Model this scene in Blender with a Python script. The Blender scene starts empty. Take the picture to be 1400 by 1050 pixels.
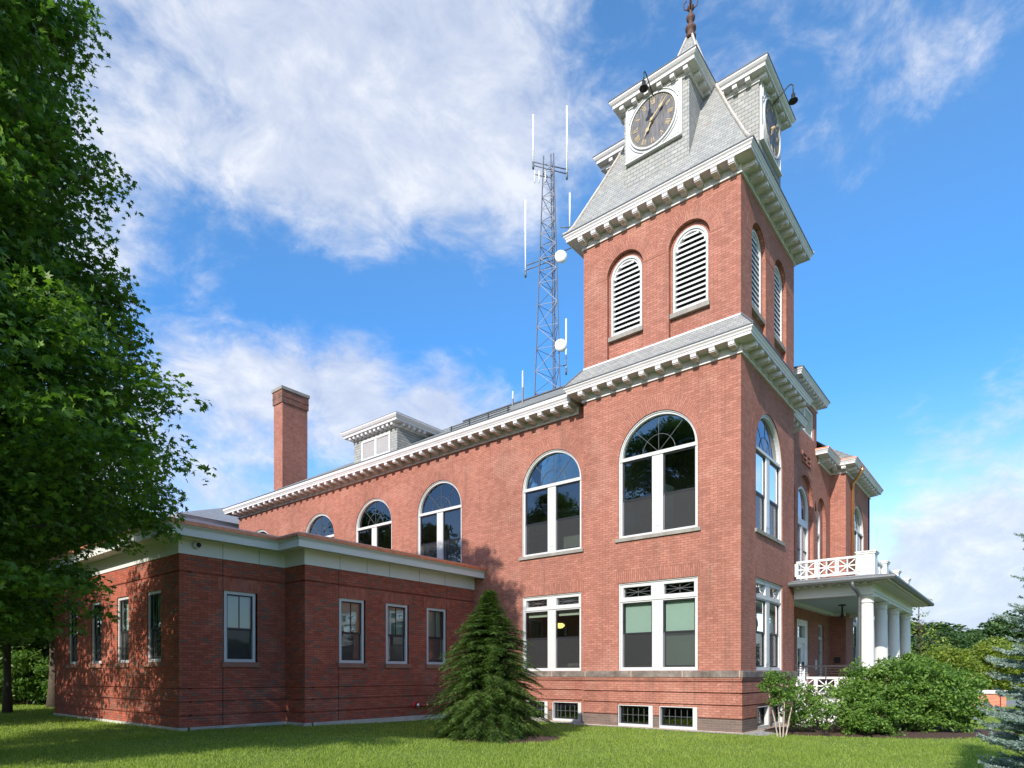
import bpy, math, random
import numpy as np
from mathutils import Vector, Matrix
from mathutils.geometry import tessellate_polygon
R = math.radians
random.seed(7)
sc = bpy.context.scene
COL = sc.collection

# ------------------------------------------------------------------ camera
FPX, HOR, CXP, EYE = 864.666, 921.0, 700.0, 1.6
CAMX, CAMY = -16.9395, -5.9163
AX = math.atan2(704.0, FPX)
RX, RY = math.sin(AX), -math.cos(AX)          # camera right in the plan
FX_, FY_ = math.cos(AX), math.sin(AX)         # camera forward in the plan
def cw(r, f, z=0.0):
    """metres right of and in front of the photographer -> world"""
    return (CAMX + r*RX + f*FX_, CAMY + r*RY + f*FY_, z)
cd = bpy.data.cameras.new('camera'); cam = bpy.data.objects.new('camera', cd); COL.objects.link(cam)
cam.location = (CAMX, CAMY, EYE)
cam.rotation_euler = (R(90), 0, math.atan2(-FX_, FY_))
cd.sensor_width = 36; cd.lens = 36*FPX/1400; cd.shift_y = (HOR-525)/1400
cd.clip_start = 0.1; cd.clip_end = 3000
sc.camera = cam

# ------------------------------------------------------------------ light
SUN = Vector((-4.8, -1.0, 2.77)).normalized()
EL = math.asin(SUN.z)
sd = bpy.data.lights.new('sun', 'SUN'); sd.energy = 3.7; sd.angle = R(0.53); sd.color = (1.0, 0.93, 0.84)
so = bpy.data.objects.new('sun', sd); COL.objects.link(so)
so.rotation_euler = (-SUN).to_track_quat('-Z', 'Y').to_euler(); so.location = (-60, -20, 60)
sc.view_settings.view_transform = 'Standard'
try: sc.view_settings.look = 'None'
except Exception: pass
sc.view_settings.exposure = 0.82
sc.view_settings.gamma = 1.0

w = bpy.data.worlds.new('World'); sc.world = w; w.use_nodes = True
class NT:
    def __init__(s, tree): s.t = tree; s.n = tree.nodes; s.l = tree.links
    def new(s, typ, inp=None, **props):
        n = s.n.new(typ)
        for k, v in props.items(): setattr(n, k, v)
        if inp:
            for k, v in inp.items():
                if isinstance(v, bpy.types.NodeSocket): s.l.new(v, n.inputs[k])
                else: n.inputs[k].default_value = v
        return n
    def math(s, op, a, b=0.0, c=0.0, clamp=False):
        n = s.new('ShaderNodeMath', {0: a, 1: b, 2: c}, operation=op, use_clamp=clamp); return n.outputs[0]
    def vmath(s, op, a, b=(0,0,0)):
        n = s.new('ShaderNodeVectorMath', {0: a, 1: b}, operation=op); return n
    def noise(s, vec, scale, detail=4.0, rough=0.55, dist=0.0):
        return s.new('ShaderNodeTexNoise', {'Vector': vec, 'Scale': scale, 'Detail': detail, 'Roughness': rough, 'Distortion': dist})
    def ramp(s, fac, stops):
        n = s.new('ShaderNodeValToRGB', {'Fac': fac}); e = n.color_ramp.elements
        while len(e) < len(stops): e.new(0.5)
        for i, (p, c) in enumerate(stops):
            e[i].position = p; e[i].color = (c[0], c[1], c[2], 1) if len(c) == 3 else c
        return n.outputs[0]
    def mix(s, fac, a, b, mode='MIX'):
        n = s.new('ShaderNodeMix', {'Factor': fac}, data_type='RGBA', blend_type=mode)
        for k, v in ((6, a), (7, b)):
            if isinstance(v, bpy.types.NodeSocket): s.l.new(v, n.inputs[k])
            else: n.inputs[k].default_value = (v[0], v[1], v[2], 1)
        return n.outputs[2]
    def smooth(s, v, a, b):
        n = s.new('ShaderNodeMapRange', {'Value': v, 'From Min': a, 'From Max': b}, interpolation_type='SMOOTHSTEP'); return n.outputs[0]

W = NT(w.node_tree); W.n.clear()
sky = W.new('ShaderNodeTexSky', sky_type='NISHITA', sun_disc=False)
sky.sun_elevation = EL; sky.sun_rotation = math.atan2(SUN.x, SUN.y); sky.air_density = 1.0; sky.dust_density = 0.9; sky.ozone_density = 1.6; sky.altitude = 200
tc = W.new('ShaderNodeTexCoord'); dirv = W.vmath('NORMALIZE', tc.outputs['Generated']).outputs[0]
sep = W.new('ShaderNodeSeparateXYZ', {0: dirv})
satn = W.math('MULTIPLY_ADD', W.smooth(sep.outputs[2], 0.05, 0.45), 0.34, 0.92)
hs = W.new('ShaderNodeHueSaturation', {'Saturation': satn, 'Value': 2.12, 'Color': W.mix(1.0, sky.outputs[0], W.ramp(sep.outputs[2], [(0.0, (0.74, 0.80, 0.92)), (0.30, (0.70, 0.82, 1.0)), (0.6, (1.0, 1.0, 1.0))]), 'MULTIPLY')})
zc = W.math('ADD', W.math('MAXIMUM', sep.outputs[2], 0.0), 0.30)
plane = W.new('ShaderNodeCombineXYZ', {0: W.math('DIVIDE', sep.outputs[0], zc), 1: W.math('DIVIDE', sep.outputs[1], zc), 2: 0.0}).outputs[0]
# stretch the cloud sheet a little along one wind direction
mp = W.new('ShaderNodeMapping', {'Vector': plane, 'Rotation': (0, 0, R(35)), 'Scale': (1.0, 0.62, 1.0)}).outputs[0]
mp = W.new('ShaderNodeMapping', {'Vector': dirv, 'Rotation': (0, 0, R(20)), 'Scale': (2.1, 2.1, 3.4)}).outputs[0]
wrp = W.new('ShaderNodeVectorMath', {0: W.noise(mp, 1.1, 3, 0.5).outputs[1], 1: (0.5, 0.5, 0.3)}, operation='MULTIPLY').outputs[0]
mpw = W.vmath('ADD', mp, wrp).outputs[0]
n1 = W.noise(mpw, 1.5, 12, 0.62, 0.2).outputs[0]
n2 = W.noise(mpw, 5.0, 9, 0.65, 0.3).outputs[0]
n3 = W.noise(mpw, 17.0, 6, 0.6, 0.2).outputs[0]
def lobe(px, py, width, amp):
    """a bank of cloud standing in one direction of the sky"""
    s = (px-CXP)/FPX; u = (HOR-py)/FPX
    d = Vector((RX*s+FX_, RY*s+FY_, u)).normalized()
    dt = W.vmath('DOT_PRODUCT', dirv, tuple(d)).outputs[1]
    return W.math('MULTIPLY', W.smooth(dt, math.cos(R(width)), 1.0), amp)
SKYLOBES = [(330, 100, 24, .27), (560, 30, 18, .17), (600, 200, 11, .12), (190, 270, 7, .06), (230, 640, 12, .20), (310, 490, 6, .12), (420, 525, 8, .22), (540, 530, 7, .18), (650, 552, 7, .26),
            (520, 400, 9, -.18), (290, 370, 7, -.22), (400, 400, 6, -.12), (690, 380, 12, -.20), (1290, 650, 9, .18), (1250, 720, 6, -.10), (1340, 830, 10, .55), (1230, 860, 6, .2), (1150, 380, 16, -.22), (1120, 640, 7, -.15), (1100, 70, 12, .16), (1220, 200, 8, .12)]
acc = W.math('ADD', W.math('MULTIPLY', n1, 0.95), W.math('ADD', W.math('MULTIPLY', n2, 0.55), W.math('MULTIPLY', n3, 0.20)))
acc = W.math('SUBTRACT', acc, 0.37)
for L in SKYLOBES: acc = W.math('ADD', acc, lobe(*L))
mask = W.smooth(acc, 0.46, 0.86)
back = W.math('MULTIPLY', mask, 0.90)
shade = W.math('ADD', W.math('MULTIPLY', n2, 0.6), W.math('MULTIPLY', W.noise(mpw, 2.3, 8, 0.65, 0.3).outputs[0], 0.4))
ccol = W.ramp(shade, [(0.36, (3.9, 4.5, 6.0)), (0.50, (5.2, 5.7, 6.8)), (0.62, (7.0, 7.2, 7.7))])
skc = W.mix(back, hs.outputs[0], ccol)
bg = W.new('ShaderNodeBackground', {'Color': skc, 'Strength': 0.078})
wo = W.new('ShaderNodeOutputWorld', {'Surface': bg.outputs[0]})

# ------------------------------------------------------------------ materials
MATS = {}
def mat(name):
    m = bpy.data.materials.new(name); m.use_nodes = True; MATS[name] = m
    t = NT(m.node_tree); t.n.clear()
    p = t.new('ShaderNodeBsdfPrincipled'); o = t.new('ShaderNodeOutputMaterial', {'Surface': p.outputs[0]})
    return m, t, p
def setp(t, p, **kw):
    for k, v in kw.items():
        k = k.replace('_', ' ')
        if isinstance(v, bpy.types.NodeSocket): t.l.new(v, p.inputs[k])
        else: p.inputs[k].default_value = (*v, 1) if isinstance(v, tuple) and len(v) == 3 else v
def bump(t, p, h, strength=0.4, dist=0.01):
    b = t.new('ShaderNodeBump', {'Height': h, 'Strength': strength, 'Distance': dist}); t.l.new(b.outputs[0], p.inputs['Normal'])
def wallvec(t):
    """world position laid out along the wall: (along, height)"""
    g = t.new('ShaderNodeNewGeometry'); s = t.new('ShaderNodeSeparateXYZ', {0: g.outputs['Position']}); nn = t.new('ShaderNodeSeparateXYZ', {0: g.outputs['True Normal']})
    fx = t.math('GREATER_THAN', t.math('ABSOLUTE', nn.outputs[0]), 0.5)
    u = t.new('ShaderNodeMix', {'Factor': fx, 2: s.outputs[0], 3: s.outputs[1]}, data_type='FLOAT').outputs[0]
    return u, s.outputs[2], g.outputs['Position']

def brick_mat(name, c1, c2, mort, worn=0.0, mode='wall', speck=0.25, greys=0.0):
    m, t, p = mat(name)
    u, z, pos = wallvec(t)
    if mode == 'wall': vec = t.new('ShaderNodeCombineXYZ', {0: u, 1: z, 2: 0.0}).outputs[0]
    elif mode == 'soldier': vec = t.new('ShaderNodeCombineXYZ', {0: z, 1: u, 2: 0.0}).outputs[0]
    else:
        tcn = t.new('ShaderNodeTexCoord'); vec = tcn.outputs['UV']
    br = t.new('ShaderNodeTexBrick', {'Vector': vec, 'Color1': (0, 0, 0, 1), 'Color2': (1, 1, 1, 1), 'Mortar': (0.5, 0.5, 0.5, 1), 'Scale': 1.0, 'Mortar Size': 0.0062, 'Mortar Smooth': 0.1, 'Bias': 0.0, 'Brick Width': 0.213, 'Row Height': 0.0673})
    br.offset = 0.5
    rnd = br.outputs['Color']; mo = br.outputs['Fac']
    big = t.noise(pos, 0.45, 5, 0.6).outputs[0]; med = t.noise(pos, 5.0, 4, 0.6).outputs[0]; fine = t.noise(pos, 46.0, 3, 0.65).outputs[0]
    base = t.mix(rnd, c1, c2)
    lum = t.math('ADD', t.math('MULTIPLY', big, 0.5), t.math('ADD', t.math('MULTIPLY', med, 0.35), t.math('MULTIPLY', fine, 0.55)))
    lumr = t.ramp(lum, [(0.48, (0.66, 0.64, 0.63)), (0.68, (1.0, 1.0, 1.0)), (0.90, (1.32, 1.30, 1.28))])
    base = t.mix(1.0, base, lumr, 'MULTIPLY')
    stv = t.new('ShaderNodeMapping', {'Vector': pos, 'Scale': (1.6, 1.6, 0.14)}).outputs[0]
    streak = t.smooth(t.noise(stv, 2.4, 6, 0.7).outputs[0], 0.50, 0.72)
    base = t.mix(t.math('MULTIPLY', streak, 0.42), base, (0.13, 0.075, 0.06))
    patch = t.smooth(t.noise(pos, 0.8, 4, 0.5).outputs[0], 0.56, 0.66)
    base = t.mix(t.math('MULTIPLY', patch, 0.16), base, (0.50, 0.30, 0.23))
    # pale spalled bricks and darker burnt ones
    sp = t.smooth(t.noise(pos, 13.0, 2, 0.5).outputs[0], 0.68, 0.74)
    base = t.mix(t.math('MULTIPLY', sp, speck), base, (0.62, 0.42, 0.34))
    if greys > 0:
        gv = t.smooth(rnd, 1.0-greys, 1.0-greys+0.05)
        base = t.mix(t.math('MULTIPLY', gv, 0.75), base, (0.13, 0.105, 0.085))
    if worn > 0:
        wv = t.smooth(t.noise(pos, 1.9, 5, 0.65).outputs[0], 0.62-worn*0.35, 0.72-worn*0.1)
        base = t.mix(t.math('MULTIPLY', wv, 0.8), base, (0.10, 0.085, 0.075))
    base = t.mix(t.math('MULTIPLY', mo, 0.75), base, mort)
    setp(t, p, Base_Color=base, Roughness=0.88)
    p.inputs['Specular IOR Level'].default_value = 0.25
    h = t.math('ADD', t.math('MULTIPLY', t.math('SUBTRACT', 1.0, mo), 1.0), t.math('MULTIPLY', fine, 0.5))
    h = t.math('ADD', h, t.math('MULTIPLY', rnd, 0.25))
    bump(t, p, h, 0.8, 0.010)
    return m
OLD = ((0.280, 0.112, 0.080), (0.360, 0.155, 0.114))
brick_mat('old_brick', *OLD, (0.165, 0.085, 0.062), speck=0.35)
brick_mat('old_brick_soldier', *OLD, (0.165, 0.085, 0.062), mode='soldier', speck=0.3)
brick_mat('old_brick_arch', *OLD, (0.165, 0.085, 0.062), mode='uv', speck=0.3)
brick_mat('worn_brick', (0.17, 0.10, 0.08), (0.30, 0.18, 0.14), (0.24, 0.19, 0.16), worn=1.3)
brick_mat('sooty_brick', (0.15, 0.065, 0.048), (0.28, 0.12, 0.085), (0.10, 0.06, 0.05), worn=0.6)
brick_mat('new_brick', (0.285, 0.072, 0.044), (0.42, 0.120, 0.075), (0.13, 0.055, 0.04), speck=0.08, greys=0.16)
brick_mat('new_brick_soldier', (0.285, 0.072, 0.044), (0.42, 0.120, 0.075), (0.30, 0.16, 0.12), mode='soldier', speck=0.08)
brick_mat('wall_brick_far', (0.42, 0.14, 0.08), (0.52, 0.19, 0.11), (0.5, 0.35, 0.28))

def plain(name, col, rough=0.6, metal=0.0, spec=0.4, nscale=3.0, namp=0.12, bscale=None, bstr=0.2, dirt=None):
    m, t, p = mat(name)
    g = t.new('ShaderNodeNewGeometry').outputs['Position']
    n = t.noise(g, nscale, 5, 0.6).outputs[0]
    c = t.mix(1.0, col, t.ramp(n, [(0.25, (1-namp,)*3), (0.75, (1+namp,)*3)]), 'MULTIPLY')
    if dirt:
        dn = t.smooth(t.noise(t.new('ShaderNodeMapping', {'Vector': g, 'Scale': (2.2, 2.2, 0.8)}).outputs[0], 1.7, 7, 0.75).outputs[0], 0.47, 0.72)
        c = t.mix(t.math('MULTIPLY', dn, dirt[1]), c, dirt[0])
    setp(t, p, Base_Color=c, Roughness=rough, Metallic=metal)
    p.inputs['Specular IOR Level'].default_value = spec
    if bscale: bump(t, p, t.noise(g, bscale, 4, 0.6).outputs[0], bstr, 0.01)
    return m
plain('white_paint', (0.60, 0.605, 0.59), 0.5, nscale=2.0, namp=0.06, dirt=((0.50, 0.51, 0.46), 0.30), bscale=14, bstr=0.05)
plain('trim_paint', (0.575, 0.555, 0.565), 0.5, nscale=2.0, namp=0.05, dirt=((0.42, 0.43, 0.38), 0.25), bscale=14, bstr=0.05)
plain('muntin_grey', (0.10, 0.105, 0.11), 0.5)
plain('frame_paint', (0.49, 0.495, 0.49), 0.42, nscale=5.0, namp=0.03, dirt=((0.58, 0.58, 0.55), 0.15))
plain('annex_trim', (0.62, 0.62, 0.59), 0.5, nscale=2.0, namp=0.03)
plain('dark_sash', (0.018, 0.018, 0.022), 0.4)
plain('black_metal', (0.02, 0.02, 0.022), 0.45)
plain('grey_gutter', (0.10, 0.11, 0.115), 0.45, metal=0.3)
plain('sill_stone', (0.24, 0.225, 0.20), 0.85, nscale=4.0, namp=0.25, bscale=25, dirt=((0.12, 0.11, 0.10), 0.5))
plain('brown_stone', (0.26, 0.125, 0.09), 0.85, nscale=4.0, namp=0.15, bscale=25)
plain('foundation', (0.36, 0.27, 0.21), 0.9, nscale=3.0, namp=0.2, bscale=20, dirt=((0.26, 0.13, 0.09), 0.6))
plain('pale_concrete', (0.42, 0.41, 0.36), 0.9, nscale=3.0, namp=0.2, bscale=20)
plain('copper', (0.62, 0.24, 0.12), 0.45, metal=0.35, nscale=6.0, namp=0.3, dirt=((0.32, 0.11, 0.06), 0.5))
plain('copper_bright', (0.72, 0.34, 0.16), 0.3, metal=0.9, nscale=6.0, namp=0.2)
plain('rusty_iron', (0.10, 0.055, 0.045), 0.7, metal=0.2, nscale=14, namp=0.4, bscale=30)
plain('galvanised', (0.13, 0.14, 0.165), 0.55, metal=0.3, namp=0.1)
plain('antenna_white', (0.8, 0.8, 0.8), 0.5, namp=0.02)
plain('gold_leaf', (0.44, 0.34, 0.19), 0.5, metal=0.3, nscale=30, namp=0.2)
plain('interior_wall', (0.26, 0.25, 0.21), 0.9, namp=0.1)
plain('blind', (0.50, 0.58, 0.53), 0.8, namp=0.03)
plain('blind_cream', (0.58, 0.58, 0.50), 0.8, namp=0.03)
plain('ceiling_blue', (0.42, 0.52, 0.56), 0.6, namp=0.03)
plain('deck_grey', (0.20, 0.20, 0.21), 0.7)
plain('bark', (0.085, 0.065, 0.050), 0.95, nscale=8, namp=0.35, bscale=18, bstr=0.9)
plain('pale_bark', (0.36, 0.31, 0.25), 0.9, nscale=8, namp=0.3, bscale=30, bstr=0.5)
plain('red_paint', (0.45, 0.03, 0.03), 0.4)
plain('chrome', (0.6, 0.6, 0.62), 0.2, metal=1.0)
plain('brass', (0.55, 0.42, 0.18), 0.3, metal=0.9)
plain('door_paint', (0.72, 0.73, 0.73), 0.45)
plain('lamp_glass', (0.75, 0.65, 0.35), 0.4)
plain('blue_paint', (0.03, 0.06, 0.30), 0.3)

def clock_wood():
    m, t, p = mat('clock_wood')
    tcn = t.new('ShaderNodeTexCoord').outputs['Object']
    mp = t.new('ShaderNodeMapping', {'Vector': tcn, 'Scale': (1, 6, 0.8)}).outputs[0]
    n = t.noise(mp, 5, 5, 0.65).outputs[0]
    setp(t, p, Base_Color=t.ramp(n, [(0.3, (0.045, 0.044, 0.048)), (0.7, (0.15, 0.147, 0.155))]), Roughness=0.6)
clock_wood()

def slate(name, c1, c2, green=0.3):
    m, t, p = mat(name)
    uv = t.new('ShaderNodeTexCoord').outputs['UV']; pos = t.new('ShaderNodeNewGeometry').outputs['Position']
    br = t.new('ShaderNodeTexBrick', {'Vector': uv, 'Color1': (0, 0, 0, 1), 'Color2': (1, 1, 1, 1), 'Mortar': (0.3, 0.3, 0.3, 1), 'Scale': 1.0, 'Mortar Size': 0.005, 'Mortar Smooth': 0.3, 'Brick Width': 0.20, 'Row Height': 0.115})
    rnd = br.outputs['Color']; mo = br.outputs['Fac']
    c = t.mix(rnd, c1, c2)
    st = t.smooth(t.noise(pos, 1.4, 6, 0.7).outputs[0], 0.45, 0.7)
    c = t.mix(t.math('MULTIPLY', st, green), c, (0.36, 0.37, 0.28))
    ru = t.smooth(t.noise(pos, 2.6, 3, 0.5).outputs[0], 0.68, 0.75)
    c = t.mix(t.math('MULTIPLY', ru, 0.45), c, (0.36, 0.20, 0.12))
    # individual slates that have weathered rusty or pale
    odd = t.smooth(t.noise(pos, 5.5, 1, 0.5).outputs[0], 0.66, 0.70)
    c = t.mix(t.math('MULTIPLY', odd, 0.35), c, (0.45, 0.44, 0.40))
    c = t.mix(t.math('MULTIPLY', mo, 0.4), c, (0.09, 0.09, 0.085))
    sv = t.new('ShaderNodeSeparateXYZ', {0: uv}); lip_shadow = t.math('LESS_THAN', t.math('FRACT', t.math('DIVIDE', sv.outputs[1], 0.115)), 0.13)
    c = t.mix(t.math('MULTIPLY', lip_shadow, 0.6), c, (0.08, 0.08, 0.076))  # shadow line along each slate course edge, mixed into the colour
    setp(t, p, Base_Color=c, Roughness=0.75)
    # each course rises to its lower, overlapping edge
    s = t.new('ShaderNodeSeparateXYZ', {0: uv})
    fr = t.math('FRACT', t.math('DIVIDE', s.outputs[1], 0.115))
    h = t.math('ADD', t.math('MULTIPLY', t.math('SUBTRACT', 1.0, fr), 1.0), t.math('MULTIPLY', rnd, 0.35))
    h = t.math('SUBTRACT', h, t.math('MULTIPLY', mo, 0.8))
    bump(t, p, h, 0.9, 0.015)
slate('tower_slate', (0.225, 0.228, 0.222), (0.30, 0.302, 0.288))
slate('roof_slate', (0.15, 0.16, 0.15), (0.25, 0.255, 0.235), 0.35)
slate('annex_slate', (0.20, 0.21, 0.23), (0.28, 0.29, 0.31), 0.05)

def stone_band():
    m, t, p = mat('band_stone')
    u, z, pos = wallvec(t)
    n = t.noise(pos, 3.0, 6, 0.7).outputs[0]
    c = t.ramp(n, [(0.35, (0.085, 0.065, 0.055)), (0.55, (0.17, 0.14, 0.12)), (0.75, (0.30, 0.25, 0.21))])
    f = t.math('FRACT', t.math('MULTIPLY', u, 0.62))
    j = t.math('LESS_THAN', f, 0.018)
    c = t.mix(j, c, (0.40, 0.26, 0.20))
    setp(t, p, Base_Color=c, Roughness=0.85); bump(t, p, n, 0.4, 0.02)
stone_band()

def glass():
    m = bpy.data.materials.new('window_glass'); m.use_nodes = True; MATS['window_glass'] = m
    t = NT(m.node_tree); t.n.clear()
    pos = t.new('ShaderNodeNewGeometry').outputs['Position']
    pos = t.vmath('ADD', pos, t.new('ShaderNodeCombineXYZ', {0: t.math('MULTIPLY', t.new('ShaderNodeObjectInfo').outputs['Random'], 40.0), 1: 0.0, 2: 0.0}).outputs[0]).outputs[0]
    bm = t.new('ShaderNodeBump', {'Height': t.noise(pos, 1.3, 2, 0.5).outputs[0], 'Strength': 0.07, 'Distance': 0.05})
    fr = t.new('ShaderNodeFresnel', {'IOR': 1.55, 'Normal': bm.outputs[0]})
    fac = t.math('MULTIPLY_ADD', fr.outputs[0], 1.5, 0.03, clamp=True)
    tr = t.new('ShaderNodeBsdfTransparent', {'Color': (0.62, 0.70, 0.66, 1)})
    gl = t.new('ShaderNodeBsdfGlossy', {'Color': (0.95, 0.97, 1.0, 1), 'Roughness': 0.012, 'Normal': bm.outputs[0]})
    mx = t.new('ShaderNodeMixShader', {0: fac, 1: tr.outputs[0], 2: gl.outputs[0]})
    t.new('ShaderNodeOutputMaterial', {'Surface': mx.outputs[0]})
    m = bpy.data.materials.new('insect_screen'); m.use_nodes = True; MATS['insect_screen'] = m
    t = NT(m.node_tree); t.n.clear()
    tr = t.new('ShaderNodeBsdfTransparent', {'Color': (0.85, 0.85, 0.85, 1)})
    df = t.new('ShaderNodeBsdfPrincipled', {'Base Color': (0.035, 0.036, 0.038, 1), 'Roughness': 0.6})
    mx = t.new('ShaderNodeMixShader', {0: 0.52, 1: tr.outputs[0], 2: df.outputs[0]})
    t.new('ShaderNodeOutputMaterial', {'Surface': mx.outputs[0]})
glass()

def leaf_mat(name, dark, mid, light, trans=0.35, gloss=0.45):
    m = bpy.data.materials.new(name); m.use_nodes = True; MATS[name] = m
    t = NT(m.node_tree); t.n.clear()
    g = t.new('ShaderNodeNewGeometry')
    r = g.outputs['Random Per Island']
    n = t.noise(g.outputs['Position'], 0.55, 3, 0.6).outputs[0]
    v = t.math('ADD', t.math('MULTIPLY', r, 0.55), t.math('MULTIPLY', n, 0.55))
    c = t.ramp(v, [(0.2, dark), (0.52, mid), (0.88, light)])
    p = t.new('ShaderNodeBsdfPrincipled', {'Base Color': c, 'Roughness': gloss}); p.inputs['Specular IOR Level'].default_value = 0.35
    tl = t.new('ShaderNodeBsdfTranslucent', {'Color': t.mix(1.0, c, (1.5, 1.7, 0.7), 'MULTIPLY')})
    mx = t.new('ShaderNodeMixShader', {0: trans, 1: p.outputs[0], 2: tl.outputs[0]})
    t.new('ShaderNodeOutputMaterial', {'Surface': mx.outputs[0]})
leaf_mat('maple_leaf', (0.030, 0.078, 0.013), (0.070, 0.145, 0.022), (0.155, 0.250, 0.038), 0.42, 0.5)
leaf_mat('wood_leaf', (0.030, 0.075, 0.015), (0.070, 0.150, 0.030), (0.16, 0.26, 0.050), 0.4)
leaf_mat('dark_leaf', (0.022, 0.055, 0.016), (0.045, 0.095, 0.025), (0.09, 0.155, 0.04), 0.3, 0.6)
leaf_mat('yellow_leaf', (0.08, 0.12, 0.02), (0.17, 0.23, 0.030), (0.30, 0.34, 0.060), 0.4)
leaf_mat('shrub_leaf', (0.040, 0.095, 0.018), (0.100, 0.190, 0.035), (0.22, 0.34, 0.065), 0.4, 0.5)
leaf_mat('hemlock_needle', (0.028, 0.068, 0.018), (0.066, 0.128, 0.028), (0.18, 0.27, 0.052), 0.3, 0.6)
leaf_mat('blue_needle', (0.12, 0.20, 0.185), (0.25, 0.35, 0.33), (0.44, 0.54, 0.51), 0.2, 0.6)
leaf_mat('grass_blade', (0.145, 0.215, 0.030), (0.235, 0.315, 0.050), (0.34, 0.40, 0.11), 0.5, 0.75)

def ground_mats():
    m, t, p = mat('lawn')
    pos = t.new('ShaderNodeNewGeometry').outputs['Position']
    a = t.noise(pos, 0.35, 5, 0.6).outputs[0]; b = t.noise(pos, 3.2, 6, 0.7).outputs[0]; c_ = t.noise(pos, 60, 3, 0.7).outputs[0]
    v = t.math('ADD', t.math('MULTIPLY', a, 0.35), t.math('ADD', t.math('MULTIPLY', b, 0.3), t.math('MULTIPLY', c_, 0.35)))
    c = t.ramp(v, [(0.35, (0.075, 0.135, 0.020)), (0.5, (0.14, 0.215, 0.032)), (0.66, (0.22, 0.30, 0.065))])
    setp(t, p, Base_Color=c, Roughness=0.9); bump(t, p, c_, 0.8, 0.03)
    m, t, p = mat('mulch')
    pos = t.new('ShaderNodeNewGeometry').outputs['Position']
    b = t.noise(pos, 28, 5, 0.75).outputs[0]
    setp(t, p, Base_Color=t.ramp(b, [(0.35, (0.035, 0.018, 0.012)), (0.55, (0.10, 0.055, 0.035)), (0.7, (0.20, 0.12, 0.08))]), Roughness=1.0); bump(t, p, b, 1.0, 0.05)
    m, t, p = mat('gravel')
    pos = t.new('ShaderNodeNewGeometry').outputs['Position']
    v = t.new('ShaderNodeTexVoronoi', {'Vector': pos, 'Scale': 28.0})
    setp(t, p, Base_Color=t.ramp(v.outputs['Color'], [(0.2, (0.22, 0.22, 0.21)), (0.8, (0.60, 0.59, 0.56))]), Roughness=0.9); bump(t, p, v.outputs['Distance'], 1.0, 0.04)
    m, t, p = mat('asphalt')
    pos = t.new('ShaderNodeNewGeometry').outputs['Position']
    b = t.noise(pos, 40, 4, 0.7).outputs[0]
    setp(t, p, Base_Color=t.ramp(b, [(0.3, (0.16, 0.165, 0.17)), (0.7, (0.24, 0.245, 0.25))]), Roughness=0.9)
ground_mats()
M = MATS

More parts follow.
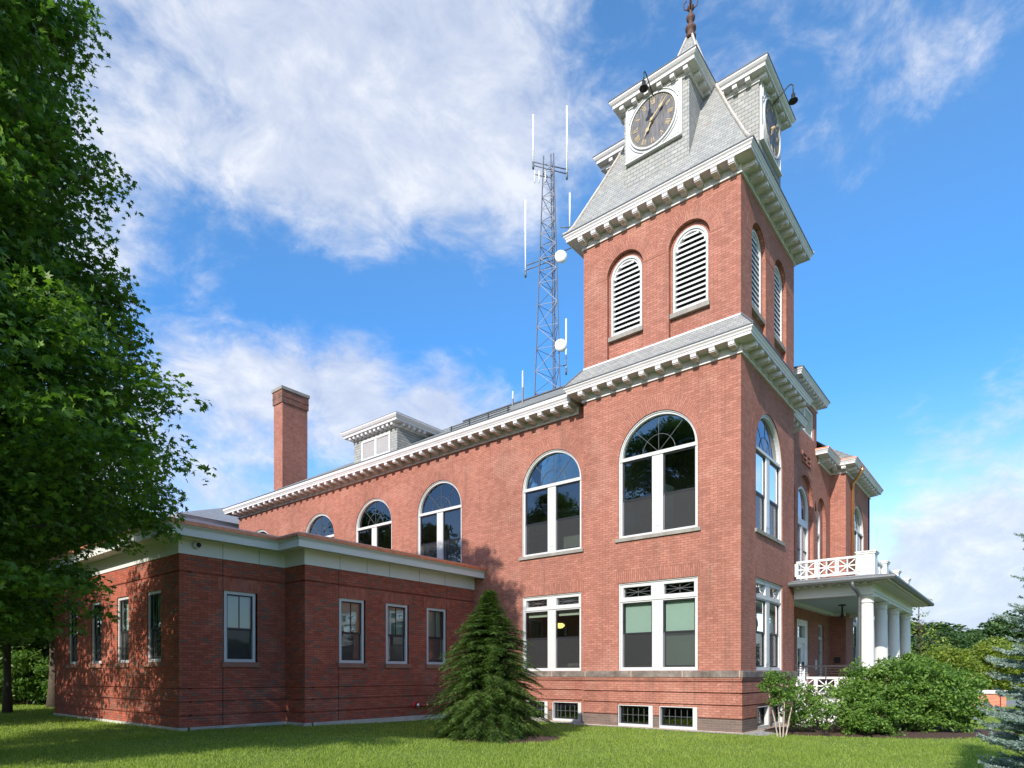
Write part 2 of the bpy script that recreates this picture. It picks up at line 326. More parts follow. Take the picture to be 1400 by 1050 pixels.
# ------------------------------------------------------------------ mesh helpers
class MB:
    def __init__(s): s.v = []; s.f = []; s.uv = []; s.hasuv = False
    def add(s, vs, fs, uvs=None):
        o = len(s.v); s.v += [tuple(v) for v in vs]
        for i, f in enumerate(fs):
            s.f.append(tuple(a+o for a in f))
            if uvs: s.uv.append(uvs[i]); s.hasuv = True
            else: s.uv.append([(vs[a][0]+vs[a][1], vs[a][2]) for a in f])
    def box(s, x0, x1, y0, y1, z0, z1):
        s.add([(x0,y0,z0),(x1,y0,z0),(x1,y1,z0),(x0,y1,z0),(x0,y0,z1),(x1,y0,z1),(x1,y1,z1),(x0,y1,z1)],
              [(0,3,2,1),(4,5,6,7),(0,1,5,4),(1,2,6,5),(2,3,7,6),(3,0,4,7)])
    def fb(s, F, u0, u1, z0, z1, d0, d1):
        """box in wall coordinates: along, up, out"""
        P = [F(u,z,d) for d in (d0,d1) for z in (z0,z1) for u in (u0,u1)]
        s.add(P, [(0,1,3,2),(4,6,7,5),(0,4,5,1),(2,3,7,6),(0,2,6,4),(1,5,7,3)])
    def bar(s, a, b, wd, th=None, up=(0,0,1)):
        a = Vector(a); b = Vector(b); d = (b-a).normalized(); th = th or wd
        upv = Vector(up)
        if abs(d.dot(upv)) > 0.95: upv = Vector((1,0,0)) if abs(d.x) < 0.9 else Vector((0,1,0))
        x = d.cross(upv).normalized(); y = x.cross(d).normalized()
        P = [p + x*sx*wd/2 + y*sy*th/2 for p in (a,b) for sx, sy in ((-1,-1),(1,-1),(1,1),(-1,1))]
        s.add(P, [(3,2,1,0),(4,5,6,7),(0,1,5,4),(1,2,6,5),(2,3,7,6),(3,0,4,7)])
    def tube(s, pts, rad, n=8, cap=True):
        pts = [Vector(p) for p in pts]; rr = rad if isinstance(rad, (list, tuple)) else [rad]*len(pts)
        prev = None; rings = []
        for i, p in enumerate(pts):
            d = (pts[min(i+1, len(pts)-1)] - pts[max(i-1, 0)]).normalized()
            if prev is None:
                x = d.orthogonal().normalized()
            else:
                x = (prev - d*prev.dot(d)).normalized()
            prev = x; y = d.cross(x)
            rings.append([p + (x*math.cos(2*math.pi*k/n) + y*math.sin(2*math.pi*k/n))*rr[i] for k in range(n)])
        vs = [v for r in rings for v in r]; fs = []
        for i in range(len(pts)-1):
            for k in range(n): fs.append((i*n+k, i*n+(k+1)%n, (i+1)*n+(k+1)%n, (i+1)*n+k))
        if cap: fs.append(tuple(range(n))[::-1]); fs.append(tuple((len(pts)-1)*n+k for k in range(n)))
        s.add(vs, fs)
    def lathe(s, c, prof, n=24, axis='z'):
        vs = []; fs = []
        for (r, h) in prof:
            for k in range(n):
                a = 2*math.pi*k/n
                if axis == 'z': vs.append((c[0]+r*math.cos(a), c[1]+r*math.sin(a), c[2]+h))
                else: vs.append((c[0]-h, c[1]+r*math.cos(a), c[2]+r*math.sin(a)))
        for i in range(len(prof)-1):
            for k in range(n): fs.append((i*n+k, i*n+(k+1)%n, (i+1)*n+(k+1)%n, (i+1)*n+k))
        fs.append(tuple(range(n))); fs.append(tuple((len(prof)-1)*n+k for k in range(n)))
        s.add(vs, fs)
    def panel(s, F, loops, d0, d1):
        """plate with openings: loops[0] outline, the rest holes, in (u,z)"""
        ls = [[Vector((u, z, 0)) for (u, z) in lp] for lp in loops]
        tris = tessellate_polygon(ls); flat = [p for lp in loops for p in lp]; n = len(flat)
        vs = [F(u, z, d1) for (u, z) in flat] + [F(u, z, d0) for (u, z) in flat]
        fs = [tuple(t) for t in tris] + [tuple(a+n for a in t)[::-1] for t in tris]
        o = 0
        for lp in loops:
            k = len(lp)
            for i in range(k): fs.append((o+i, o+(i+1)%k, n+o+(i+1)%k, n+o+i))
            o += k
        s.add(vs, fs)
    def quad(s, pts, uvs=None):
        s.add(pts, [tuple(range(len(pts)))], [uvs] if uvs else None)
    def slope(s, pts, th=0.0):
        """roof face with slate coordinates: first edge is the eave"""
        P = [Vector(p) for p in pts]; e = (P[1]-P[0]).normalized(); nrm = (P[1]-P[0]).cross(P[-1]-P[0]).normalized(); up = nrm.cross(e)
        if up.z < 0: up = -up
        org = Vector((0,0,0))
        s.add(P, [tuple(range(len(P)))], [[((p-org).dot(e), (p-org).dot(up)) for p in P]])
    def build(s, name, m, parent=None, smooth=False, recalc=True, bevel=0.0):
        me = bpy.data.meshes.new(name); me.from_pydata(s.v, [], s.f)
        uvl = me.uv_layers.new(name='UVMap')
        flat = np.array([c for f in s.uv for q in f for c in q], dtype=np.float32)
        uvl.data.foreach_set('uv', flat)
        if recalc:
            import bmesh
            bm = bmesh.new(); bm.from_mesh(me); bmesh.ops.recalc_face_normals(bm, faces=bm.faces[:]); bm.to_mesh(me); bm.free()
        me.materials.append(M[m] if isinstance(m, str) else m)
        if smooth: me.shade_smooth()
        me.update()
        o = bpy.data.objects.new(name, me); COL.objects.link(o)
        if parent: o.parent = parent
        if bevel:
            b = o.modifiers.new('bevel', 'BEVEL'); b.width = bevel; b.segments = 1; b.limit_method = 'ANGLE'
        return o
def tag(o, label=None, cat=None, group=None, kind=None):
    if label: o['label'] = label
    if cat: o['category'] = cat
    if group: o['group'] = group
    if kind: o['kind'] = kind
    return o
def empty(name, loc=(0,0,0)):
    o = bpy.data.objects.new(name, None); o.location = loc; o.empty_display_size = 0.3; COL.objects.link(o); return o
KIDS = {}
def copy_tree(o, parent=None, loc=None, rz=None):
    c = o.copy(); COL.objects.link(c)
    if parent is not None: c.parent = parent
    if loc is not None: c.location = loc
    if rz is not None: c.rotation_euler = (0, 0, rz)
    for ch in [k for k in bpy.data.objects if k.parent is o]:
        copy_tree(ch, c)
    return c
def FX(a): return lambda u, z, d: (a-d, u, z)      # wall facing -X at X=a
def FY(b): return lambda u, z, d: (u, b-d, z)      # wall facing -Y at Y=b
def FXp(a): return lambda u, z, d: (a+d, u, z)
def FYp(b): return lambda u, z, d: (u, b+d, z)
def rect(u0, u1, z0, z1): return [(u0,z0),(u1,z0),(u1,z1),(u0,z1)]
def arch(u0, u1, z0, zs, n=28):
    r = (u1-u0)/2; c = (u0+u1)/2
    return [(u0,z0),(u1,z0)] + [(c+r*math.cos(math.pi*k/n), zs+r*math.sin(math.pi*k/n)) for k in range(n+1)]
def arc_ring(mb, F, c, zs, r0, r1, d0, d1, a0=0, a1=math.pi, n=28):
    for k in range(n):
        t0 = a0+(a1-a0)*k/n; t1 = a0+(a1-a0)*(k+1)/n
        q = [(c+r*math.cos(t), zs+r*math.sin(t)) for r, t in ((r0,t0),(r1,t0),(r1,t1),(r0,t1))]
        P = [F(u,z,d) for d in (d0,d1) for (u,z) in q]
        rm = r1
        uv = [(0, t0*rm), (r1-r0, t0*rm), (r1-r0, t1*rm), (0, t1*rm)]
        mb.add(P, [(4,5,6,7),(0,3,2,1),(0,1,5,4),(2,3,7,6),(1,2,6,5),(3,0,4,7)], [uv]*6)
def profile_run(mb, path, prof, closed=False):
    """sweep a moulding profile (out, z) along a plan path; outward is to the RIGHT of travel"""
    n = len(path); offs = []
    for i in range(n):
        p = Vector(path[i])
        def nrm(a, b):
            d = (Vector(b)-Vector(a)).normalized(); return Vector((d.y, -d.x))
        if closed or 0 < i < n-1:
            n0 = nrm(path[i-1], path[i]); n1 = nrm(path[i], path[(i+1) % n])
            m_ = (n0+n1); m_ = m_/(1+n0.dot(n1))
        elif i == 0: m_ = nrm(path[0], path[1])
        else: m_ = nrm(path[-2], path[-1])
        offs.append(m_)
    k = len(prof); vs = []
    for i in range(n):
        for (o, z) in prof:
            q = Vector(path[i]) + offs[i]*o; vs.append((q.x, q.y, z))
    fs = []
    for i in range(n if closed else n-1):
        j = (i+1) % n
        for a in range(k): fs.append((i*k+a, i*k+(a+1)%k, j*k+(a+1)%k, j*k+a))
    if not closed: fs.append(tuple(range(k))); fs.append(tuple((n-1)*k+a for a in range(k))[::-1])
    mb.add(vs, fs)

# =================================================================== COURTHOUSE
T = 4.95                      # tower is T x T
MX = 0.45                     # main side wall stands back from the tower face
court = empty('courthouse', (9, 12, 0))
tag(court, 'red brick courthouse with slate clock tower, arched windows and white bracketed cornices', 'courthouse')
def fix(o):                   # parts are modelled in world space
    o.matrix_parent_inverse = court.matrix_world.inverted() if False else Matrix.Translation(-court.location); return o
def part(mb, name, m, **k): return fix(mb.build(name, m, court, **k))

WZ = {'1': (1.69, 4.33), '2': (5.68, 8.0)}
TC = 2.45
MAINC = [6.56, 11.94, 15.98, 20.02, 25.35]
HW = 1.25
tower_holes = [rect(TC-HW, TC+HW, *WZ['1']), arch(TC-HW, TC+HW, 5.68, 8.0)]
main_holes = []
for c in MAINC:
    main_holes.append(arch(c-1.23, c+1.23, 5.66, 7.93)); main_holes.append(rect(c-1.22, c+1.22, 1.69, 4.27))
bz0, bz1 = 0.0, 0.66
# ---- walls above the stone band
mb = MB(); mb.panel(FX(0), [rect(0, T, 1.68, 11.2)] + tower_holes, -0.35, 0)
mb.panel(FY(0), [rect(0.35, T, 1.68, 11.2)] + tower_holes, -0.35, 0)
mb.panel(FYp(T), [rect(0.35, MX+0.4, 1.68, 11.2)], -0.35, 0)
part(mb, 'tower_wall', 'old_brick')
mb = MB(); mb.panel(FX(MX), [rect(T, 27.5, 1.68, 10.3)] + main_holes, -0.35, 0)
mb.panel(FYp(27.5), [rect(MX+0.35, 17.45, -0.3, 10.3)], -0.35, 0)
mb.panel(FXp(17.8), [rect(0, 27.5, -0.3, 10.3)], -0.35, 0)
part(mb, 'side_wall', 'old_brick')
# ---- belfry
NC = [1.46, 3.49]; nr = 0.61
belfry_holes = [arch(c-nr, c+nr, 11.22, 13.74) for c in NC]
mb = MB()
for F in (FX(0), FXp(T)): mb.panel(F, [rect(0, T, 11.2, 15.1)] + belfry_holes, -0.13, 0)
for F in (FY(0), FYp(T)): mb.panel(F, [rect(0.13, T-0.13, 11.2, 15.1)] + belfry_holes, -0.13, 0)
inner = [arch(c-0.52, c+0.52, 11.92, 13.70) for c in NC]
for F in (FX(0.13), FXp(T-0.13)): mb.panel(F, [rect(0.13, T-0.13, 11.2, 15.1)] + inner, -0.22, 0)
for F in (FY(0.13), FYp(T-0.13)): mb.panel(F, [rect(0.35, T-0.35, 11.2, 15.1)] + inner, -0.22, 0)
part(mb, 'belfry_wall', 'old_brick')
# ---- arch rings and flat soldier arches (flush bands of specials, 3 mm proud)
def ring(F, c, zs, r0, r1, name='arch_ring'): q = MB(); arc_ring(q, F, c, zs, r0, r1, -0.02, 0.004); part(q, name, 'old_brick_arch')
def flat(F, a, b, z0, z1): q = MB(); q.fb(F, a, b, z0, z1, -0.02, 0.004); part(q, 'flat_arch', 'old_brick_soldier')
for F, c in ((FX(0), TC), (FY(0), TC)): ring(F, c, 8.0, HW, HW+0.42); flat(F, c-HW-0.12, c+HW+0.12, 4.33, 4.70)
for c in MAINC: ring(FX(MX), c, 7.93, 1.23, 1.65); flat(FX(MX), c-1.34, c+1.34, 4.27, 4.64)
for F in (FX(0), FY(0)):
    for c in NC: ring(F, c, 13.74, nr, nr+0.40)
# ---- basement: stone band, corbel, grooved brick courses
mb = MB(); profile_run(mb, [(MX, 27.5), (MX, T+0.0), (0, T), (0, 0), (T, 0), (T, 0.6)], [(-0.1, 1.50), (0.075, 1.50), (0.075, 1.66), (0.05, 1.68), (-0.1, 1.68)])
part(mb, 'stone_band', 'band_stone')
baths_t = [(1.20, 2.34), (2.54, 3.71)]
def split(u0, u1, holes):
    out = []; a = u0
    for h0, h1 in sorted(holes):
        if h0 > a: out.append((a, h0))
        a = max(a, h1)
    if a < u1: out.append((a, u1))
    return out
main_bh = []
for c in MAINC: main_bh += [(c-1.25, c-0.10), (c+0.10, c+1.25)]
mb = MB()
path_b = [(MX, 27.5), (MX, T), (0, T), (0, 0), (T, 0), (T, 0.6)]
for z0, z1 in ((0.755, 1.045), (1.090, 1.36)): profile_run(mb, path_b, [(-0.2, z0), (0.045, z0), (0.045, z1), (-0.2, z1)])
profile_run(mb, path_b, [(-0.2, 1.36), (-0.015, 1.36), (-0.015, 1.395), (0.035, 1.395), (0.035, 1.45), (0.055, 1.45), (0.055, 1.50), (-0.2, 1.50)])
profile_run(mb, path_b, [(-0.2, 1.045), (-0.015, 1.045), (-0.015, 1.09), (-0.2, 1.09)])
profile_run(mb, path_b, [(-0.2, 0.66), (-0.015, 0.66), (-0.015, 0.757), (-0.2, 0.757)])
def low(F, u0, u1, holes, e0, e1):
    for a, b in split(u0, u1, holes):
        ea = e0 if a == u0 else 0; eb = e1 if b == u1 else 0
        mb.fb(F, a-ea, b+eb, 0.39, 0.715, -0.3, 0.045); mb.fb(F, a-ea*0.3, b+eb*0.3, 0.715, 0.755, -0.3, -0.014)
        mb.fb(F, a-ea*0.3, b+eb*0.3, 0.355, 0.39, -0.3, -0.014)
        wb = MB(); wb.fb(F, a-ea, b+eb, 0.03, 0.355, -0.3, 0.044); part(wb, 'footing_course', 'worn_brick')
low(FX(0), 0, T, baths_t, 0.045, 0.045)
low(FY(0), 0, T, baths_t, -0.3, 0.0)
low(FX(MX), T+0.045, 27.5, main_bh, 0, 0)
part(mb, 'basement_wall', 'old_brick')
mb = MB(); profile_run(mb, path_b, [(-0.3, -0.5), (0.10, -0.5), (0.10, -0.01), (0.07, 0.03), (-0.3, 0.03)])
part(mb, 'foundation', 'foundation')

# ---- cornices with brackets
def crown_prof(zb, depth=0.47, h=0.45):
    return [(-0.25, zb), (0.05, zb), (0.05, zb+0.045), (0.03, zb+0.06), (0.03, zb+0.245), (depth-0.11, zb+0.245), (depth-0.11, zb+0.235), (depth-0.07, zb+0.235), (depth-0.07, zb+0.305),
            (depth-0.055, zb+0.31), (depth-0.035, zb+0.36), (depth-0.005, zb+0.39), (depth, zb+0.41), (depth, zb+h-0.02), (-0.25, zb+h+0.03)]
def gutter_prof(zb, depth=0.47, h=0.45):
    return [(depth-0.02, zb+h-0.02), (depth+0.018, zb+h-0.02), (depth+0.018, zb+h+0.012), (depth-0.02, zb+h+0.022)]
BRK = {}
def brackets(parent, F, us, zb, out=0.345, wd=0.16, h=0.14, key='std'):
    """each modillion is its own sub-part; they share one mesh per facing"""
    for u in us:
        mbk = MB()
        q = F(0, 0, 1); q0 = F(0, 0, 0); nx, ny = q[0]-q0[0], q[1]-q0[1]
        kk = (key, round(nx), round(ny))
        if kk not in BRK:
            lx = lambda u_, z_, d_: (nx*d_ + (u_ if ny else 0), ny*d_ + (u_ if nx else 0), z_)
            mbk.fb(lx, -wd/2, wd/2, -h, 0.0, 0, out*0.93)
            mbk.fb(lx, -wd/2-0.012, wd/2+0.012, -0.03, 0.0, 0, out+0.012)
            mbk.fb(lx, -wd/2+0.02, wd/2-0.02, -h-0.02, -h, 0, out*0.5)
            mbk.fb(lx, -wd/2, wd/2, -h*0.8, -h*0.25, out*0.93, out)
            o = mbk.build('bracket', 'trim_paint', parent); BRK[kk] = o.data
        else:
            o = bpy.data.objects.new('bracket', BRK[kk]); COL.objects.link(o); o.parent = parent
        p = F(u, zb+0.245, 0.03)
        o.matrix_parent_inverse = Matrix.Identity(4)
        o.location = p
def cornice_part(path, zb, closed=False, depth=0.47, h=0.45, gm='grey_gutter', name='cornice'):
    mb = MB(); profile_run(mb, path, crown_prof(zb, depth, h), closed); o = mb.build(name, 'trim_paint', court); fix(o)
    g = MB(); profile_run(g, path, gutter_prof(zb, depth, h), closed); g.build('roof_edge', gm, o)
    return o
zl, zu = 10.15, 14.95
co = cornice_part([(MX, T), (0, T), (0, 0), (T, 0), (T, 0.6)], zl, name='tower_cornice')
us = [0.13+0.525*i for i in range(10)]
brackets(co, FX(0), us, zl); brackets(co, FY(0), us, zl)
co = cornice_part([(0, T), (0, 0), (T, 0), (T, T)], zu, True, name='belfry_cornice')
us = [0.13+0.472*i for i in range(11)]
brackets(co, FX(0), us, zu); brackets(co, FY(0), us, zu)
zm = 10.06
co = cornice_part([(12, 27.5), (MX, 27.5), (MX, T+0.46)], zm, depth=0.60, h=0.53, name='side_cornice')
brackets(co, FX(MX), [5.6+0.526*i for i in range(42)], zm, out=0.48, key='main')
# front recess cornice: pieces either side of the central wall dormer, and round the pavilion
FR = 0.6; PX0, PX1 = 12.6, 17.8
co = cornice_part([(T, FR), (7.0, FR)], zm, depth=0.52, name='recess_cornice')
brackets(co, FY(FR), [5.3, 5.78, 6.26, 6.74], zm, key='rec')
co = cornice_part([(10.62, FR+0.3), (10.62, FR), (PX0, FR), (PX0, 0), (PX1, 0), (PX1, 1.5)], zm, depth=0.50, gm='copper', name='pavilion_cornice')
brackets(co, FY(FR), [10.9, 11.35, 11.8], zm, key='rec'); brackets(co, FX(PX0), [0.02, 0.35], zm, key='rec2')
brackets(co, FY(0), [12.75+0.5*i for i in range(11)], zm, key='rec')

# ---- front recess wall, pavilion, wall dormer
CD = 8.77
mb = MB()
mb.panel(FY(FR), [rect(T, PX0, 0.9, 10.3), arch(CD-1.08, CD+1.08, 5.0, 8.05), arch(CD-2.75, CD-1.45, 5.0, 8.05), arch(10.42, 11.85, 5.0, 8.05), rect(CD-1.2, CD+0.35, 0.95, 3.62), rect(10.63, 11.58, 1.45, 3.6)], -0.35, 0)
mb.panel(FY(FR), [rect(CD-1.57, CD+1.57, 10.3, 12.4), rect(CD-1.15, CD+1.15, 10.75, 11.85)], -0.35, 0)
mb.panel(FX(CD-1.57), [rect(FR+0.35, FR+4, 10.3, 12.4)], -0.2, 0); mb.panel(FXp(CD+1.57), [rect(FR+0.35, FR+4, 10.3, 12.4)], -0.2, 0)
mb.panel(FX(PX0), [rect(0, FR, -0.3, 10.3)], -0.35, 0)
mb.panel(FY(0), [rect(PX0+0.35, PX1, -0.3, 10.3), arch(14.05, 16.45, 5.6, 8.0), rect(14.05, 16.45, 1.69, 4.3)], -0.35, 0)
part(mb, 'front_wall', 'old_brick')
ring(FY(FR), CD, 8.05, 1.08, 1.5); ring(FY(FR), 11.135, 8.05, 0.715, 1.05); ring(FY(0), 15.25, 8.0, 1.2, 1.6)
# corbelled brick pattern between the cornice pieces
mb = MB()
for (a, b, c, d) in ((8.2, 9.3, 9.86, 9.93), (8.2, 9.3, 9.52, 9.59), (8.2, 8.27, 9.59, 9.86), (9.23, 9.3, 9.59, 9.86), (8.72, 8.79, 9.59, 9.86), (8.27, 8.72, 9.68, 9.75), (8.79, 9.23, 9.68, 9.75)):
    mb.fb(FY(FR), a, b, c, d, -0.01, 0.05)
part(mb, 'corbel_course', 'old_brick')
co = cornice_part([(CD-1.57, FR+4), (CD-1.57, FR), (CD+1.57, FR), (CD+1.57, FR+4)], 12.0, depth=0.40, name='dormer_cornice')
brackets(co, FY(FR), [CD-1.45+0.36*i for i in range(9)], 12.0, out=0.27, wd=0.13, h=0.1, key='drm')
mb = MB(); mb.slope([(CD-1.97, FR-0.4, 12.47), (CD+1.97, FR-0.4, 12.47), (CD+1.97, 4.6, 12.9), (CD-1.97, 4.6, 12.9)]); part(mb, 'dormer_roof', 'roof_slate', recalc=False)
mb = MB(); F = FY(FR)
mb.panel(F, [rect(CD-1.15, CD+1.15, 10.75, 11.85), rect(CD-1.03, CD-0.06, 10.87, 11.73), rect(CD+0.06, CD+1.03, 10.87, 11.73)], -0.16, -0.04)
lf = part(mb, 'dormer_louvre', 'frame_paint')
mb = MB()
for i in range(9): mb.bar(F(CD-1.03, 10.90+i*0.1, -0.1), F(CD+1.03, 10.90+i*0.1, -0.1), 0.09, 0.015, up=(0, 1, 0.9))
o = mb.build('slat', 'frame_paint', lf)

# ---- roofs
def hip(mb, x0, x1, y0, y1, z, pitch):
    h = min(x1-x0, y1-y0)/2; zt = z+h*pitch
    if x1-x0 < y1-y0: r0, r1 = ((x0+x1)/2, y0+h, zt), ((x0+x1)/2, y1-h, zt)
    else: r0, r1 = (x0+h, (y0+y1)/2, zt), (x1-h, (y0+y1)/2, zt)
    A, B, C_, D = (x0,y0,z), (x1,y0,z), (x1,y1,z), (x0,y1,z)
    if x1-x0 < y1-y0:
        mb.slope([D, A, r0, r1]); mb.slope([A, B, r0]); mb.slope([B, C_, r1, r0]); mb.slope([C_, D, r1])
    else:
        mb.slope([A, B, r1, r0]); mb.slope([B, C_, r1]); mb.slope([C_, D, r0, r1]); mb.slope([D, A, r0])
mb = MB(); hip(mb, MX-0.57, 18.25, 0.66, 27.95, zm+0.53, 0.57)
hip(mb, PX0-0.46, PX1+0.46, -0.46, 12.0, zm+0.455, 0.80)
mb.slope([(10.34, 0.12, zm+0.46), (PX0, 0.12, zm+0.46), (PX0, 2.5, zm+0.46+1.9), (10.34, 2.5, zm+0.46+1.9)])
mainroof = part(mb, 'main_roof', 'roof_slate', recalc=False)
mb = MB()
a = (MX-0.57+9.18, 0.66+9.18, zm+0.53+9.18*0.57); b = (a[0], 27.95-9.18, a[2])
mb.bar((a[0], a[1], a[2]+0.02), (b[0], b[1], b[2]+0.02), 0.2, 0.06)
mb.build('ridge_cap', 'grey_gutter', mainroof)
mb = MB()      # snow rail above the eave
zr = zm+0.53+0.57*0.42
for zz in (0.08, 0.16): mb.tube([(0.30, 8.2, zr+zz), (0.30, 11.2, zr+zz)], 0.014, 6)
for i in range(4): mb.bar((0.30, 8.3+i*0.93, zr-0.05), (0.30, 8.3+i*0.93, zr+0.2), 0.04, 0.02)
mb.build('snow_rail', 'black_metal', mainroof)
# tower skirt roof
e = T+0.47; s0, s1 = -0.47, zl+0.45
mb = MB()
mb.slope([(-0.47, T+0.47, s1), (-0.47, -0.47, s1), (0.0, 0.0, 11.2), (0.0, T, 11.2)])
mb.slope([(-0.47, -0.47, s1), (T+0.47, -0.47, s1), (T, 0, 11.2), (0, 0, 11.2)])
mb.slope([(T+0.47, -0.47, s1), (T+0.47, T+0.47, s1), (T, T, 11.2), (T, 0, 11.2)])
mb.slope([(T+0.47, T+0.47, s1), (-0.47, T+0.47, s1), (0, T, 11.2), (T, T, 11.2)])
sk = part(mb, 'skirt_roof', 'tower_slate', recalc=False)
mb = MB()
for F in (FX(0), FY(0)): mb.fb(F, -0.02, T+0.02, 11.17, 11.22, -0.01, 0.03)
mb.build('flashing', 'trim_paint', sk)
mb = MB(); mb.tube([(-0.48, -0.48, s1+0.01), (0, 0, 11.22)], 0.025, 6); mb.tube([(-0.48, T+0.48, s1+0.01), (0, T, 11.22)], 0.025, 6); mb.build('hip_cap', 'galvanised', sk)
# steep tower roof: bell-cast eave then a straight pyramid
zc0 = zu+0.45
prof = [(-0.47, zc0), (-0.35, zc0+0.09), (-0.22, zc0+0.30), (0.41, 17.09), (1.28, 19.12), (2.03, 20.88), (2.40, 22.05)]
mb = MB(); hc = MB()
def rot(p, k, c=T/2):
    x, y, z = p
    for _ in range(k % 4): x, y = c-(y-c), c+(x-c)
    return (x, y, z)
for k in range(4):
    vacc = 0.0
    for (o0, z0), (o1, z1) in zip(prof[:-1], prof[1:]):
        L = math.hypot(o1-o0, z1-z0)
        P = [(o0, T-o0, z0), (o0, o0, z0), (o1, o1, z1), (o1, T-o1, z1)]
        mb.add([rot(p, k) for p in P], [(0,1,2,3)], [[(T-o0, vacc), (o0, vacc), (o1, vacc+L), (T-o1, vacc+L)]]); vacc += L
    hc.tube([rot((o-0.01, o-0.01, z+0.015), k) for (o, z) in prof], 0.042, 6)
mb.add([rot((2.40, 2.40, 22.05), k) for k in range(4)], [(0,1,2,3)])
tr = part(mb, 'tower_roof', 'tower_slate', recalc=False)
plain('hip_copper', (0.42, 0.38, 0.34), 0.7, metal=0.0, nscale=5, namp=0.3, dirt=((0.48, 0.48, 0.45), 0.95))
hc.build('hip_cap', 'hip_copper', tr)
mb = MB(); mb.lathe((T/2, T/2, 22.02), [(0.02, 0), (0.16, 0.0), (0.17, 0.08), (0.11, 0.14), (0.12, 0.26), (0.17, 0.30), (0.17, 0.36), (0.08, 0.44), (0.07, 0.56), (0.13, 0.62), (0.14, 0.70), (0.06, 0.78), (0.05, 0.92), (0.11, 0.97), (0.10, 1.05), (0.045, 1.12), (0.04, 1.5), (0.0, 2.4)], 14)
for k in range(4):
    a = k*math.pi/2+0.3
    mb.tube([(T/2+0.05*math.cos(a), T/2+0.05*math.sin(a), 22.95), (T/2+0.2*math.cos(a), T/2+0.2*math.sin(a), 23.05), (T/2+0.22*math.cos(a), T/2+0.22*math.sin(a), 23.22), (T/2+0.13*math.cos(a), T/2+0.13*math.sin(a), 23.30)], 0.02, 6)
part(mb, 'finial', 'rusty_iron', smooth=True)

